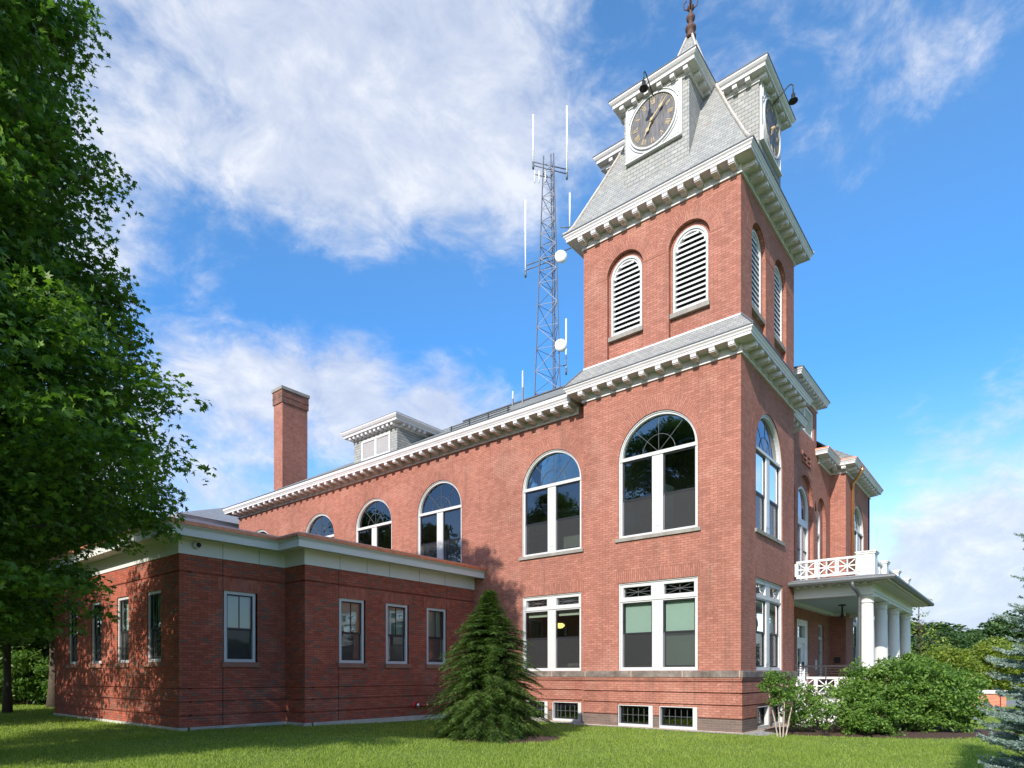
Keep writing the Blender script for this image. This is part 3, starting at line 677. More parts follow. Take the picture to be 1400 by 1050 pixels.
# ---- clock gables, one on each side of the tower roof
GB0, GB1, GZ = 1.45, 3.50, 18.53
def clock_gable(k):
    G = lambda p: rot(p, k)
    F = lambda u, z, d: G((0.0-d, u, z))
    def mk(mb, name, m, par=None, **kw):
        o = mb.build(name, m, par or court, **kw)
        if par is None: fix(o)
        return o
    def solid(bx, name, m, par=None): return mk(bx, name, m, par)
    b = MB()
    # body: front and cheeks running back into the roof
    for P in ([(0.0, GB1, 15.9), (0.0, GB0, 15.9), (0.0, GB0, GZ), (0.0, GB1, GZ)], [(0.0, GB0, 15.9), (1.3, GB0, 15.9), (1.3, GB0, GZ), (0.0, GB0, GZ)], [(1.3, GB1, 15.9), (0.0, GB1, 15.9), (0.0, GB1, GZ), (1.3, GB1, GZ)]):
        b.slope([G(p) for p in P])
    g = mk(b, 'clock_gable', 'tower_slate', recalc=False)
    c = MB(); path = [(1.3, GB1), (0.0, GB1), (0.0, GB0), (1.3, GB0)]
    pr = [(-0.05, GZ-0.10), (0.035, GZ-0.10), (0.035, GZ+0.05), (0.26, GZ+0.05), (0.26, GZ+0.13), (0.30, GZ+0.16), (0.34, GZ+0.21), (0.34, GZ+0.26), (-0.05, GZ+0.29)]
    tmp = MB(); profile_run(tmp, path, pr); c.add([G(v) for v in tmp.v], tmp.f)
    c.build('gable_cornice', 'trim_paint', g)
    c = MB(); tmp = MB(); profile_run(tmp, path, [(0.32, GZ+0.258), (0.355, GZ+0.258), (0.355, GZ+0.285), (0.32, GZ+0.295)]); c.add([G(v) for v in tmp.v], tmp.f)
    tmp = MB(); tmp.v = []; 
    c.build('gable_roof_edge', 'grey_gutter', g)
    rr = MB(); A, B, C_, D = (-0.33, GB1+0.33, GZ+0.28), (-0.33, GB0-0.33, GZ+0.28), (2.0, GB0-0.33, GZ+0.55), (2.0, GB1+0.33, GZ+0.55)
    m0, m1 = (0.4, (GB0+GB1)/2, GZ+0.55), (2.0, (GB0+GB1)/2, GZ+0.62)
    B2, A2 = (1.4, GB0-0.33, GZ+0.28), (1.4, GB1+0.33, GZ+0.28)
    rr.slope([G(A), G(B), G(m0)]); rr.slope([G(B), G(B2), G(m1), G(m0)]); rr.slope([G(A2), G(A), G(m0), G(m1)])
    rr.build('gable_roof', 'roof_slate', g, recalc=False)
    for i in range(6):
        c = MB(); u = GB0+0.02+i*(GB1-GB0-0.04)/5
        c.fb(F, u-0.065, u+0.065, GZ-0.06, GZ+0.05, 0.035, 0.22); c.build('gable_bracket', 'trim_paint', g)
    for d in (0.25, 0.62, 1.0):
        for (y0, y1) in ((GB0-0.22, GB0), (GB1, GB1+0.22)):
            q = [(d-0.065, y, z) for y in (y0, y1) for z in (GZ-0.06, GZ+0.05)] + [(d+0.065, y, z) for y in (y0, y1) for z in (GZ-0.06, GZ+0.05)]
            c = MB(); c.add([G(p) for p in q], [(0,1,3,2),(4,6,7,5),(0,4,5,1),(2,3,7,6),(0,2,6,4),(1,5,7,3)]); c.build('gable_bracket', 'trim_paint', g)
    # clock: white square surround, moulded ring, dark boarded dial, gilt numerals and hands
    cy, cz, s = 2.535, 17.72, 0.86
    c = MB(); c.panel(F, [rect(cy-s-0.03, cy+s+0.03, cz-s+0.02, cz+s-0.08)], -0.02, 0.055)
    c.fb(F, cy-s-0.03, cy+s+0.03, cz-s-0.03, cz-s+0.02, 0, 0.11)
    ccz = cz-0.015; rad = 0.715
    arc_ring(c, F, cy, ccz, rad, rad+0.045, 0.05, 0.105, 0, 2*math.pi, 56)
    for q4 in range(4): arc_ring(c, F, cy, ccz, rad+0.10, rad+0.122, 0.05, 0.085, R(45+90*q4-24), R(45+90*q4+24), 14)
    for sy in (-1, 1):       # corner mouldings
        for sz in (-1, 1):
            hz = (s-0.08) if sz > 0 else (s-0.02)
            e1 = cy+sy*(s-0.05); e2 = cz+sz*(hz-0.05)
            c.fb(F, min(e1, e1-sy*0.36), max(e1, e1-sy*0.36), e2-0.011, e2+0.011, 0.055, 0.085)
            c.fb(F, e1-0.011, e1+0.011, min(e2, e2-sz*0.36), max(e2, e2-sz*0.36), 0.055, 0.085)
    cl = mk(c, 'clock_surround', 'frame_paint')
    c = MB(); arc_ring(c, F, cy, ccz, 0.0005, rad, 0.056, 0.066, 0, 2*math.pi, 56); dial = c.build('clock_dial', 'clock_wood', cl)
    n = MB()
    def stroke(x0, y0, x1, y1, wd):      # in dial coordinates, x to the viewer's right
        dx, dy = x1-x0, y1-y0; L = math.hypot(dx, dy); px, py = -dy/L*wd/2, dx/L*wd/2
        q = [(x0+px, y0+py), (x0-px, y0-py), (x1-px, y1-py), (x1+px, y1+py)]
        n.add([F(cy-x, ccz+y, d) for d in (0.066, 0.074) for (x, y) in q], [(0,1,2,3),(4,7,6,5),(0,4,5,1),(1,5,6,2),(2,6,7,3),(3,7,4,0)])
    NUM = ['XII', 'I', 'II', 'III', 'IIII', 'V', 'VI', 'VII', 'VIII', 'IX', 'X', 'XI']
    for i, txt in enumerate(NUM):
        a = -math.radians(30*i)
        Wd = {'I': 0.036, 'V': 0.085, 'X': 0.085}; tot = sum(Wd[ch] for ch in txt)
        def tp(x, y):
            yy = 0.550+y
            return (x*math.cos(a)-yy*math.sin(a), x*math.sin(a)+yy*math.cos(a))
        n = MB(); x = -tot/2; hh = 0.075
        for ch in txt:
            cx = x+Wd[ch]/2
            segs = {'I': [(0, -hh, 0, hh, .019), (-.015, hh, .015, hh, .008), (-.015, -hh, .015, -hh, .008)],
                    'V': [(-.032, hh, 0, -hh, .019), (.032, hh, 0, -hh, .009), (-.045, hh, -.018, hh, .008), (.018, hh, .045, hh, .008)],
                    'X': [(-.032, hh, .032, -hh, .019), (.032, hh, -.032, -hh, .009), (-.045, hh, -.018, hh, .008), (.018, -hh, .045, -hh, .008)]}[ch]
            for (xa, ya, xb, yb, wd) in segs: stroke(*tp(cx+xa, ya), *tp(cx+xb, yb), wd)
            x += Wd[ch]
        n.build('numeral', 'gold_leaf', dial)
    n = MB()
    for i in range(60):
        a = 2*math.pi*i/60; stroke(0.665*math.sin(a), 0.665*math.cos(a), 0.698*math.sin(a), 0.698*math.cos(a), 0.02 if i % 5 == 0 else 0.011)
    n.build('minute_track', 'gold_leaf', dial)
    def hand(deg, L, tail, wd, z0, name):
        h = MB(); a = math.radians(deg); sx, cx = math.sin(a), math.cos(a)
        def P(al, ac, d): return F(cy-(al*sx+ac*cx), ccz+(al*cx-ac*sx), d)
        out = [(-tail, 0.012), (-tail*0.8, 0.035), (-tail*0.5, 0.012), (0, wd), (L*0.45, wd*0.55), (L*0.52, wd*1.6), (L*0.62, wd*1.7), (L*0.70, wd*0.6), (L, 0.006)]
        pts = out + [(x, -y) for x, y in out[::-1]]; m_ = len(pts)
        h.add([P(x, y, z0) for x, y in pts] + [P(x, y, z0+0.012) for x, y in pts], [tuple(range(m_))[::-1], tuple(range(m_, 2*m_))] + [(i, (i+1)%m_, m_+(i+1)%m_, m_+i) for i in range(m_)])
        h.build(name, 'gold_leaf', dial)
    hand(30*7+4, 0.46, 0.06, 0.032, 0.115, 'hour_hand'); hand(49, 0.655, 0.06, 0.026, 0.14, 'minute_hand')
    hb = MB(); arc_ring(hb, F, cy, ccz, 0.0005, 0.045, 0.066, 0.16, 0, 2*math.pi, 16); hb.build('hub', 'gold_leaf', dial)
    # gooseneck lamp reaching out over the dial
    l = MB(); ty = cy-0.02; zt = ccz+rad-0.02
    pts = [F(ty, zt, 0.05), F(ty, zt+0.10, 0.20), F(ty, zt+0.25, 0.42), F(ty, zt+0.32, 0.52), F(ty, zt+0.33, 0.60), F(ty, zt+0.27, 0.655), F(ty, zt+0.0, 0.66)]
    l.tube(pts, 0.016, 8)
    lp = part(l, 'gooseneck_lamp', 'black_metal', smooth=True)
    s_ = MB(); q = F(ty, zt-0.02, 0.66); s_.lathe((0, 0, 0), [(0.02, 0.06), (0.055, 0.02), (0.055, -0.08), (0.075, -0.11), (0.125, -0.16), (0.13, -0.18), (0.115, -0.175), (0.05, -0.11)], 18)
    s_.v = [(v[0]+q[0], v[1]+q[1], v[2]+q[2]) for v in s_.v]
    s_.build('lamp_shade', 'black_metal', lp, smooth=True)
for k in range(4): clock_gable(k)

# ---- belfry louvres (prototype on the -X face, copied round)
def louvre_proto():
    F = FX(0); f = MB()
    f.panel(F, [arch(-0.52, 0.52, 11.92, 13.70), arch(-0.455, 0.455, 11.98, 13.70)], -0.13, 0.03)
    arc_ring(f, F, 0, 13.70, 0.40, 0.455, -0.12, 0.0)
    fr = f.build('louvre', 'frame_paint')
    s = MB(); n = 15
    for i in range(n):
        z = 12.02+i*0.152; hw = 0.455 if z < 13.62 else math.sqrt(max(0.02, 0.44**2-(z-13.62)**2))
        a0, a1 = (-0.005, z), (-0.115, z+0.085)
        P = [F(u, zz, d) for u in (-hw, hw) for (d, zz) in ((a0[0], a0[1]-0.018), (a0[0], a0[1]+0.045), (a1[0], a1[1]+0.03), (a1[0], a1[1]))]
        s.add(P, [(0,1,2,3),(4,7,6,5),(0,4,5,1),(1,5,6,2),(2,6,7,3),(3,7,4,0)])
    s.build('slat', 'frame_paint', fr)
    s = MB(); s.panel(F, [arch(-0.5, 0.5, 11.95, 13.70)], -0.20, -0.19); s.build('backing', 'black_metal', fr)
    s = MB(); s.fb(F, -0.585, 0.585, 11.79, 11.92, -0.1, 0.12); s.build('sill', 'sill_stone', fr)
    return fr
lv = louvre_proto()
inv = Matrix.Translation(-court.location)
def place(proto, first, x, y, rz, z=0.0):
    o = proto if first else copy_tree(proto)
    o.parent = court; o.matrix_parent_inverse = inv; o.location = (x, y, z); o.rotation_euler = (0, 0, rz); return o
k = 0
for c in NC:
    place(lv, k == 0, 0.13, c, 0); k += 1
    place(lv, False, c, 0.13, R(90))
    place(lv, False, T-0.13, c, R(180)); place(lv, False, c, T-0.13, R(-90))

# ---- windows
def bay(parent, F, u0, u1, z0, z1, zm_, blind=None, screen=True, dg=-0.14, cols=1):
    """one double-hung bay: dark sash, glass, screen over the lower sash, blind behind"""
    s = MB(); b = 0.035
    s.panel(F, [rect(u0, u1, zm_-0.02, z1), rect(u0+b, u1-b, zm_+0.03, z1-b)], dg+0.005, dg+0.05)
    s.panel(F, [rect(u0, u1, z0, zm_+0.02), rect(u0+b, u1-b, z0+b*1.5, zm_-0.03)], dg-0.035, dg+0.012)
    for c in range(1, cols):
        u = u0+(u1-u0)*c/cols
        s.fb(F, u-0.012, u+0.012, zm_+0.03, z1-b, dg+0.01, dg+0.04)
        if cols > 1 and screen is False: s.fb(F, u-0.012, u+0.012, z0+b, zm_-0.03, dg-0.03, dg)
    sa = s.build('sash', 'dark_sash', parent)
    g = MB(); g.quad([F(u0+b, zm_+0.03, dg+0.027), F(u1-b, zm_+0.03, dg+0.027), F(u1-b, z1-b, dg+0.027), F(u0+b, z1-b, dg+0.027)])
    g.quad([F(u0+b, z0+b, dg-0.01), F(u1-b, z0+b, dg-0.01), F(u1-b, zm_-0.03, dg-0.01), F(u0+b, zm_-0.03, dg-0.01)])
    g.build('glass_pane', 'window_glass', parent)
    if screen:
        g = MB(); g.quad([F(u0+0.02, z0+0.02, dg+0.04), F(u1-0.02, z0+0.02, dg+0.04), F(u1-0.02, zm_, dg+0.04), F(u0+0.02, zm_, dg+0.04)]); g.build('insect_screen', 'insect_screen', parent)
        g = MB(); g.fb(F, u1-0.045, u1-0.02, z0, zm_, dg+0.042, dg+0.055); g.build('screen_track', 'galvanised', parent)
    if blind:
        zb, m = blind
        g = MB(); g.fb(F, u0+0.02, u1-0.02, zb, z1, dg-0.10, dg-0.085); g.build('blind', m, parent)
def fan_muntins(mb, F, c, zs, r, d, n=28):
    arc_ring(mb, F, c, zs, r*0.48, r*0.48+0.010, d, d+0.012, 0, math.pi, n)
    for a in (45, 90, 135):
        A = R(a); mb.bar(F(c, zs, d+0.006), F(c+r*math.cos(A), zs+r*math.sin(A), d+0.006), 0.008, 0.010)
def win_arched(hw, z0, zs, mull=0.17, blinds=(None, None), brick_off=0.0, nosill=False):
    """paired sashes under a fanlight; local: wall face at X=0, centre at Y=0"""
    F = FX(0); b = 0.095; f = MB(); r = hw
    zt = zs+0.11
    f.panel(F, [arch(-hw, hw, z0, zs), rect(-hw+b, -mull, z0+b*0.9, zs), rect(mull, hw-b, z0+b*0.9, zs),
                [(-hw+b, zt)] + [((r-b)*math.cos(math.pi*(1-k/24)), zt+((r-b-0.11)*math.sin(math.pi*k/24))) for k in range(1, 24)] + [(hw-b, zt)]], -0.19, -0.06)
    f.fb(F, -hw, hw, zs+0.0, zs+0.035, -0.07, -0.035); f.fb(F, -mull+0.05, mull-0.05, z0+0.25, zs-0.12, -0.07, -0.05)
    arc_ring(f, F, 0, zs, hw-0.035, hw-0.001, -0.07, -0.03)
    for s_ in (-1, 1): f.fb(F, min(s_*hw, s_*(hw-0.035)), max(s_*hw, s_*(hw-0.035)), z0, zs, -0.07, -0.03)
    fr = f.build('arched_window', 'frame_paint')
    zm_ = z0+(zs-z0)*0.49
    bay(fr, F, -hw+b, -mull, z0+b*0.9, zs-0.01, zm_, blinds[0]); bay(fr, F, mull, hw-b, z0+b*0.9, zs-0.01, zm_, blinds[1])
    g = MB(); g.panel(F, [[(-hw+b*0.5, zt-0.02)] + [((r-b*0.5)*math.cos(math.pi*(1-k/24)), zt+((r-b*0.6-0.11)*math.sin(math.pi*k/24))) for k in range(1, 24)] + [(hw-b*0.5, zt-0.02)]], -0.151, -0.15); g.build('fanlight', 'window_glass', fr)
    mt = MB(); fan_muntins(mt, F, 0, zt, r-b-0.10, -0.148); mt.build('muntin', 'muntin_grey', fr)
    if not nosill:
        s = MB(); s.fb(F, -hw-0.10, hw+0.10, z0-0.10, z0, -0.2, 0.06); s.build('sill', 'sill_stone', fr)
    return fr
def win_square(hw, z0, z1, mull=0.17, blinds=(None, None), zm_=2.80, zt0=3.73, zt1=3.90, star=True):
    F = FX(0); b = 0.10; f = MB()
    f.panel(F, [rect(-hw, hw, z0, z1), rect(-hw+b, -mull, z0+b, zt0), rect(mull, hw-b, z0+b, zt0), rect(-hw+b+0.03, -mull-0.03, zt1, z1-0.13), rect(mull+0.03, hw-b-0.03, zt1, z1-0.13)], -0.19, -0.06)
    f.fb(F, -hw, hw, zt0+0.04, zt0+0.08, -0.07, -0.035); f.fb(F, -mull+0.05, mull-0.05, z0+0.2, zt0-0.08, -0.07, -0.05)
    f.panel(F, [rect(-hw, hw, z0, z1), rect(-hw+0.035, hw-0.035, z0+0.035, z1-0.035)], -0.07, -0.03)
    fr = f.build('paired_window', 'frame_paint')
    bay(fr, F, -hw+b, -mull, z0+b, zt0, zm_, blinds[0]); bay(fr, F, mull, hw-b, z0+b, zt0, zm_, blinds[1])
    g = MB(); mt = MB()
    for u0, u1 in ((-hw+b+0.03, -mull-0.03), (mull+0.03, hw-b-0.03)):
        g.quad([F(u0, zt1, -0.15), F(u1, zt1, -0.15), F(u1, z1-0.13, -0.15), F(u0, z1-0.13, -0.15)])
        c, zz = (u0+u1)/2, (zt1+z1-0.13)/2; hh = (z1-0.13-zt1)/2; h2 = (u1-u0)/2
        mt.fb(F, c-0.006, c+0.006, zt1, z1-0.13, -0.148, -0.138); mt.fb(F, u0, u1, zz-0.006, zz+0.006, -0.148, -0.138)
        if star:
            mt.bar(F(u0, zt1, -0.143), F(u1, z1-0.13, -0.143), 0.012, 0.01); mt.bar(F(u1, zt1, -0.143), F(u0, z1-0.13, -0.143), 0.012, 0.01)
    g.build('transom_light', 'window_glass', fr); mt.build('muntin', 'muntin_grey', fr)
    return fr
def win_basement(hw, z0=0.0, z1=0.66):
    F = FX(0); f = MB()
    f.panel(F, [rect(-hw, hw, z0, z1), rect(-hw+0.13, hw-0.02, z0+0.10, z1-0.02)], -0.22, -0.01)
    fr = f.build('basement_window', 'frame_paint')
    s = MB(); s.panel(F, [rect(-hw+0.13, hw-0.02, z0+0.10, z1-0.02), rect(-hw+0.17, hw-0.06, z0+0.14, z1-0.06)], -0.18, -0.13); s.build('sash', 'dark_sash', fr)
    g = MB(); g.quad([F(-hw+0.13, z0+0.1, -0.17), F(hw-0.02, z0+0.1, -0.17), F(hw-0.02, z1-0.02, -0.17), F(-hw+0.13, z1-0.02, -0.17)]); g.build('glass_pane', 'window_glass', fr)
    m_ = MB()
    for i in range(1, 5): u = -hw+0.17+(2*hw-0.23)*i/5; m_.fb(F, u-0.005, u+0.005, z0+0.13, z1-0.05, -0.165, -0.15)
    m_.fb(F, -hw+0.17, hw-0.06, (z0+z1)/2+0.03, (z0+z1)/2+0.041, -0.165, -0.145); m_.build('muntin', 'muntin_grey', fr)
    return fr
B1, B2 = 'blind', 'blind_cream'
# tower
t2 = win_arched(HW, 5.68, 8.0)
place(t2, True, 0, TC, 0); place(t2, False, TC, 0, R(90))
t1 = win_square(HW, 1.69, 4.33, blinds=((1.8, B1), (2.82, B1)))
place(t1, True, 0, TC, 0)
o = win_square(HW, 1.69, 4.33, blinds=((2.3, B1), None)); place(o, True, TC, 0, R(90))
tb = win_basement(0.57)
place(tb, True, -0.045, 1.77, 0); place(tb, False, -0.045, 3.125, 0); place(tb, False, 1.77, -0.045, R(90)); place(tb, False, 3.125, -0.045, R(90))
# main side wall
m2 = win_arched(1.23, 5.66, 7.93, 0.165)
for i, c in enumerate(MAINC): place(m2, i == 0, MX, c, 0)
m1 = win_square(1.22, 1.69, 4.27, 0.165, blinds=((3.55, B2), (3.55, B2)))
for i, c in enumerate(MAINC): place(m1, i == 0, MX, c, 0)
mbw = win_basement(0.575)
first = True
for c in MAINC:
    for q in (-0.675, 0.675): place(mbw, first, MX-0.045, c+q, 0); first = False
# pavilion and recess windows
o = win_arched(1.2, 5.6, 8.0); place(o, True, 15.25, 0, R(90))
o = win_square(1.2, 1.69, 4.3); place(o, True, 15.25, 0, R(90))
def slim(hw, z0, zs, name='tall_arched_window', archd=True, door=False):
    F = FX(0); f = MB(); b = 0.08
    zt = zs if archd else zs
    outline = arch(-hw, hw, z0, zs) if archd else rect(-hw, hw, z0, zs)
    zmid = z0+(zs-z0)*0.47; ztr = zs-0.55
    holes = [rect(-hw+b, hw-b, z0+b, ztr-0.05)]
    if archd: holes.append([(-hw+b, ztr+0.06), (hw-b, ztr+0.06)] + [((hw-b)*math.cos(math.pi*k/20), zs+(hw-b)*math.sin(math.pi*k/20)) for k in range(0, 21)])
    else: holes.append(rect(-hw+b, hw-b, ztr+0.06, zs-b))
    f.panel(F, [outline]+holes, -0.2, -0.08); fr = f.build(name, 'frame_paint')
    if hw > 0.8: f2 = MB(); f2.fb(F, -0.09, 0.09, z0+b, ztr-0.05, -0.18, -0.09); f2.fb(F, -hw+b, hw-b, z0+2.3, z0+2.5, -0.18, -0.085); f2.build('mullion', 'frame_paint', fr)
    s = MB(); s.fb(F, -hw+b, hw-b, zmid-0.02, zmid+0.02, -0.17, -0.12); s.build('sash', 'dark_sash', fr)
    g = MB(); g.panel(F, [arch(-hw+0.05, hw-0.05, z0+0.05, zs) if archd else rect(-hw+0.05, hw-0.05, z0+0.05, zs-0.03)], -0.161, -0.16); g.build('glass_pane', 'window_glass', fr)
    return fr
for (c, hw) in ((CD, 1.0), (11.02, 0.52), (CD-2.1, 0.52)):
    # back plate of the niche with the window set in it
    o = slim(hw-0.12 if hw > 0.8 else 0.45, 5.0, 7.85); place(o, True, c+0.0, FR+0.06, R(90))
mb = MB()
mb.panel(FY(FR+0.13), [rect(T, PX0, 4.95, 9.5), arch(CD-0.88, CD+0.88, 5.0, 7.85), arch(11.02-0.45, 11.02+0.45, 5.0, 7.85), arch(CD-2.1-0.45, CD-2.1+0.45, 5.0, 7.85)], -0.2, 0)
part(mb, 'niche_back', 'old_brick')
# front door and sidelight under the porch
F = FY(FR); f = MB()
x0, x1 = CD-1.2, CD+0.35
f.panel(F, [rect(x0, x1, 0.95, 3.62), rect(x0+0.2, x1-0.35, 0.95, 2.75), rect(x0+0.2, x1-0.35, 2.95, 3.40)], -0.2, -0.03)
dr = part(f, 'door_frame', 'door_paint')
f = MB(); f.panel(F, [rect(x0+0.2, x1-0.35, 0.95, 2.75), rect(x0+0.42, x1-0.60, 1.25, 2.55)], -0.16, -0.11); f.build('door', 'door_paint', dr)
f = MB(); f.panel(F, [rect(x0+0.4, x1-0.5, 1.2, 2.6)], -0.145, -0.14); f.panel(F, [rect(x0+0.2, x1-0.35, 2.95, 3.4)], -0.145, -0.14); f.build('door_glass', 'window_glass', dr)
f = MB(); f.fb(F, x1-0.5, x1-0.45, 1.8, 2.05, -0.1, -0.04); f.build('handle', 'black_metal', dr)
o = slim(0.47, 1.45, 3.6, 'porch_window', False); place(o, True, 11.1, FR, R(90))
f = MB(); f.fb(FY(FR), 10.1, 10.35, 1.75, 2.15, 0, 0.02); part(f, 'notice_plate', 'frame_paint')
f = MB(); f.fb(FX(PX0), 0.2, 0.45, 2.05, 2.30, 0, 0.02); part(f, 'dark_plaque', 'black_metal')
# rooms behind the glass: floors and a back wall
mb = MB()
mb.box(1.6, 1.7, 1.2, 26.9, -0.2, 10.2) if False else None
mb.box(0.9, 17.3, 1.2, 27.0, 1.25, 1.45); mb.box(0.9, 17.3, 1.2, 27.0, 5.0, 5.2); mb.box(0.4, 4.5, 0.4, 4.5, 1.25, 1.45); mb.box(0.4, 4.5, 0.4, 4.5, 5.0, 5.2)
mb.box(4.2, 4.3, 0.9, 27.0, -0.2, 10.2); mb.box(0.4, 4.2, 4.4, 4.5, 1.0, 10.2); mb.box(5.2, 17.0, 3.5, 3.6, 0, 10.2); mb.box(0.4, 4.6, 0.4, 4.6, 9.9, 10.0)
mb.box(0.9, 4.2, 9.0, 9.1, 1.4, 10.2); mb.box(0.9, 4.2, 18.0, 18.1, 1.4, 10.2)
part(mb, 'interior_wall', 'interior_wall')
mb = MB(); mb.box(0.75, 0.80, 2.75, 3.35, 5.95, 6.38); mb.box(0.78, 0.95, 2.95, 3.15, 5.70, 5.97); mb.box(0.6, 1.3, 2.6, 3.7, 5.62, 5.70); part(mb, 'desk_screen', 'dark_sash')
mb = MB(); mb.box(1.0, 1.5, 2.62, 2.72, 5.2, 7.4); mb.box(0.7, 0.9, 5.5, 6.2, 5.2, 6.2); mb.box(1.0, 1.4, 11.0, 11.7, 5.2, 6.6); mb.box(1.2, 1.5, 15.2, 15.8, 5.2, 6.9); part(mb, 'cabinet', 'blind_cream')
for gy in (1.5, 1.85): mb = MB(); mb.lathe((1.8, gy, 7.15), [(0.02, -0.13), (0.10, -0.09), (0.13, 0.0), (0.10, 0.09), (0.02, 0.13)], 14); part(mb, 'globe_lamp', 'blind_cream', smooth=True)
mb = MB()
for (x, y) in ((2.2, 6.0), (2.2, 7.4), (2.6, 12.5), (2.6, 15.6)): mb.lathe((x, y, 3.35), [(0.10, 0.10), (0.17, 0.06), (0.18, 0.0), (0.10, -0.07), (0.01, -0.09)], 16)
m_, t_, p_ = mat('lamp_glow'); setp(t_, p_, Base_Color=(0.8, 0.6, 0.25), Roughness=0.4); p_.inputs['Emission Color'].default_value = (1.0, 0.62, 0.18, 1); p_.inputs['Emission Strength'].default_value = 1.6
part(mb, 'pendant_lamp', 'lamp_glow', smooth=True)

# ---- chimney
mb = MB(); cx0, cx1, cy0, cy1 = 2.55, 4.15, 26.65, 27.55
mb.box(cx0, cx1, cy0, cy1, 10.5, 16.95); ct = MB(); ct.box(cx0-0.05, cx1+0.05, cy0-0.05, cy1+0.05, 16.95, 17.65)
ch = part(mb, 'chimney', 'old_brick'); ct.build('chimney_head', 'sooty_brick', ch)
mb = MB(); mb.box(cx0-0.10, cx1+0.10, cy0-0.10, cy1+0.10, 17.65, 17.82); mb.build('chimney_cap', 'sill_stone', ch)
mb = MB(); mb.box(cx0-0.065, cx1+0.065, cy0-0.065, cy1+0.065, 17.25, 17.30)
for k in range(1): mb.box(cx0-0.055, cx1+0.055, cy0-0.055, cy1+0.055, 16.93, 16.97)
mb.build('chimney_band', 'sooty_brick', ch)
mb = MB(); mb.box(cx0-0.2, cx1+0.2, cy0-0.2, cy1+0.2, 11.0, 11.75); mb.build('chimney_flashing', 'galvanised', ch)

# ---- roof dormer on the side
DX, D0, D1, DZ = 1.0, 15.05, 18.05, 12.25
mb = MB()
for P in ([(DX, D1, 10.8), (DX, D0, 10.8), (DX, D0, DZ), (DX, D1, DZ)], [(DX, D0, 10.8), (DX+2.4, D0, 10.8), (DX+2.4, D0, DZ), (DX, D0, DZ)], [(DX+2.4, D1, 10.8), (DX, D1, 10.8), (DX, D1, DZ), (DX+2.4, D1, DZ)]): mb.slope(P)
dm = part(mb, 'roof_dormer', 'tower_slate', recalc=False)
path = [(DX+3, D1), (DX, D1), (DX, D0), (DX+3, D0)]
mb = MB(); profile_run(mb, path, [(-0.1, DZ-0.05), (0.04, DZ-0.05), (0.04, DZ+0.10), (0.33, DZ+0.10), (0.33, DZ+0.18), (0.38, DZ+0.22), (0.43, DZ+0.30), (0.43, DZ+0.35), (-0.1, DZ+0.37)])
mb.build('dormer_cornice', 'trim_paint', dm)
mb = MB()
for i in range(11): u = D0+0.05+i*0.29; mb = MB(); mb.fb(FX(DX), u-0.06, u+0.06, DZ-0.02, DZ+0.10, 0.04, 0.28); mb.build('dormer_bracket', 'trim_paint', dm)
for i in range(5): u = DX+0.15+i*0.3; mb = MB(); mb.fb(FY(D0), u-0.06, u+0.06, DZ-0.02, DZ+0.10, 0.04, 0.28); mb.build('dormer_bracket', 'trim_paint', dm)
mb = MB(); A, B, C_, D = (DX-0.43, D1+0.43, DZ+0.37), (DX-0.43, D0-0.43, DZ+0.37), (DX+3.4, D0-0.43, DZ+0.37), (DX+3.4, D1+0.43, DZ+0.37)
r0, r1 = (DX+1.4, (D0+D1)/2, DZ+0.80), (DX+3.4, (D0+D1)/2, DZ+0.80)
mb.slope([A, B, r0]); mb.slope([B, C_, r1, r0]); mb.slope([D, A, r0, r1]); mb.build('dormer_roof', 'roof_slate', dm, recalc=False)
mb = MB(); F = FX(DX); mb.panel(F, [rect(15.45, 17.45, 11.15, 12.10), rect(15.56, 16.37, 11.26, 11.99), rect(16.53, 17.34, 11.26, 11.99)], -0.05, 0.05); vf = mb.build('vent_frame', 'frame_paint', dm)
mb = MB()
for i in range(12): mb.bar(F(15.56, 11.29+i*0.062, 0.01), F(17.34, 11.29+i*0.062, 0.01), 0.05, 0.012, up=(1, 0, 0.8))
mb.build('slat', 'trim_paint', vf)

# =================================================================== PORCH (part of the courthouse)
PY = -2.05; PL, PR = 4.97, 13.6; DK = 0.9
cols = [5.30, 7.75, 10.35, 13.2]
for i, cx in enumerate(cols):
    mb = MB()
    mb.lathe((cx, PY, DK), [(0.27, 0.10), (0.29, 0.14), (0.27, 0.18), (0.225, 0.22), (0.215, 0.3), (0.215, 1.2), (0.205, 2.0), (0.185, 2.85), (0.18, 2.88), (0.205, 2.90), (0.205, 2.93), (0.185, 2.95), (0.19, 3.0), (0.24, 3.06)], 32)
    mb.box(cx-0.29, cx+0.29, PY-0.29, PY+0.29, DK, DK+0.10); mb.box(cx-0.26, cx+0.26, PY-0.26, PY+0.26, DK+3.06, DK+3.13)
    c_ = part(mb, 'portico_column', 'white_paint')
    for p_ in c_.data.polygons: p_.use_smooth = (abs(p_.normal.z) < 0.2 and len(p_.vertices) == 4 and p_.area < 0.2)
mb = MB()
EN = [(-0.30, 4.03), (0.0, 4.03), (0.0, 4.11), (0.03, 4.11), (0.03, 4.17), (0.0, 4.17), (0.0, 4.33), (0.05, 4.36), (0.05, 4.40), (-0.30, 4.40)]
ppath = [(PL, 0.0), (PL, -2.27), (PR, -2.27), (PR, 0.0)]
profile_run(mb, ppath, EN)
mb.box(PL+0.3, PL+0.42, -1.95, FR-0.02, 4.03, 4.40) if False else None
profile_run(mb, [(PL+0.001, FR), (PX0-0.001, FR)], [(0.0, 4.03), (0.18, 4.03), (0.18, 4.16), (0.0, 4.16)])
profile_run(mb, [(PX0, FR), (PX0, 0)], [(0.0, 4.03), (0.18, 4.03), (0.18, 4.16), (0.0, 4.16)])
part(mb, 'entablature', 'white_paint')
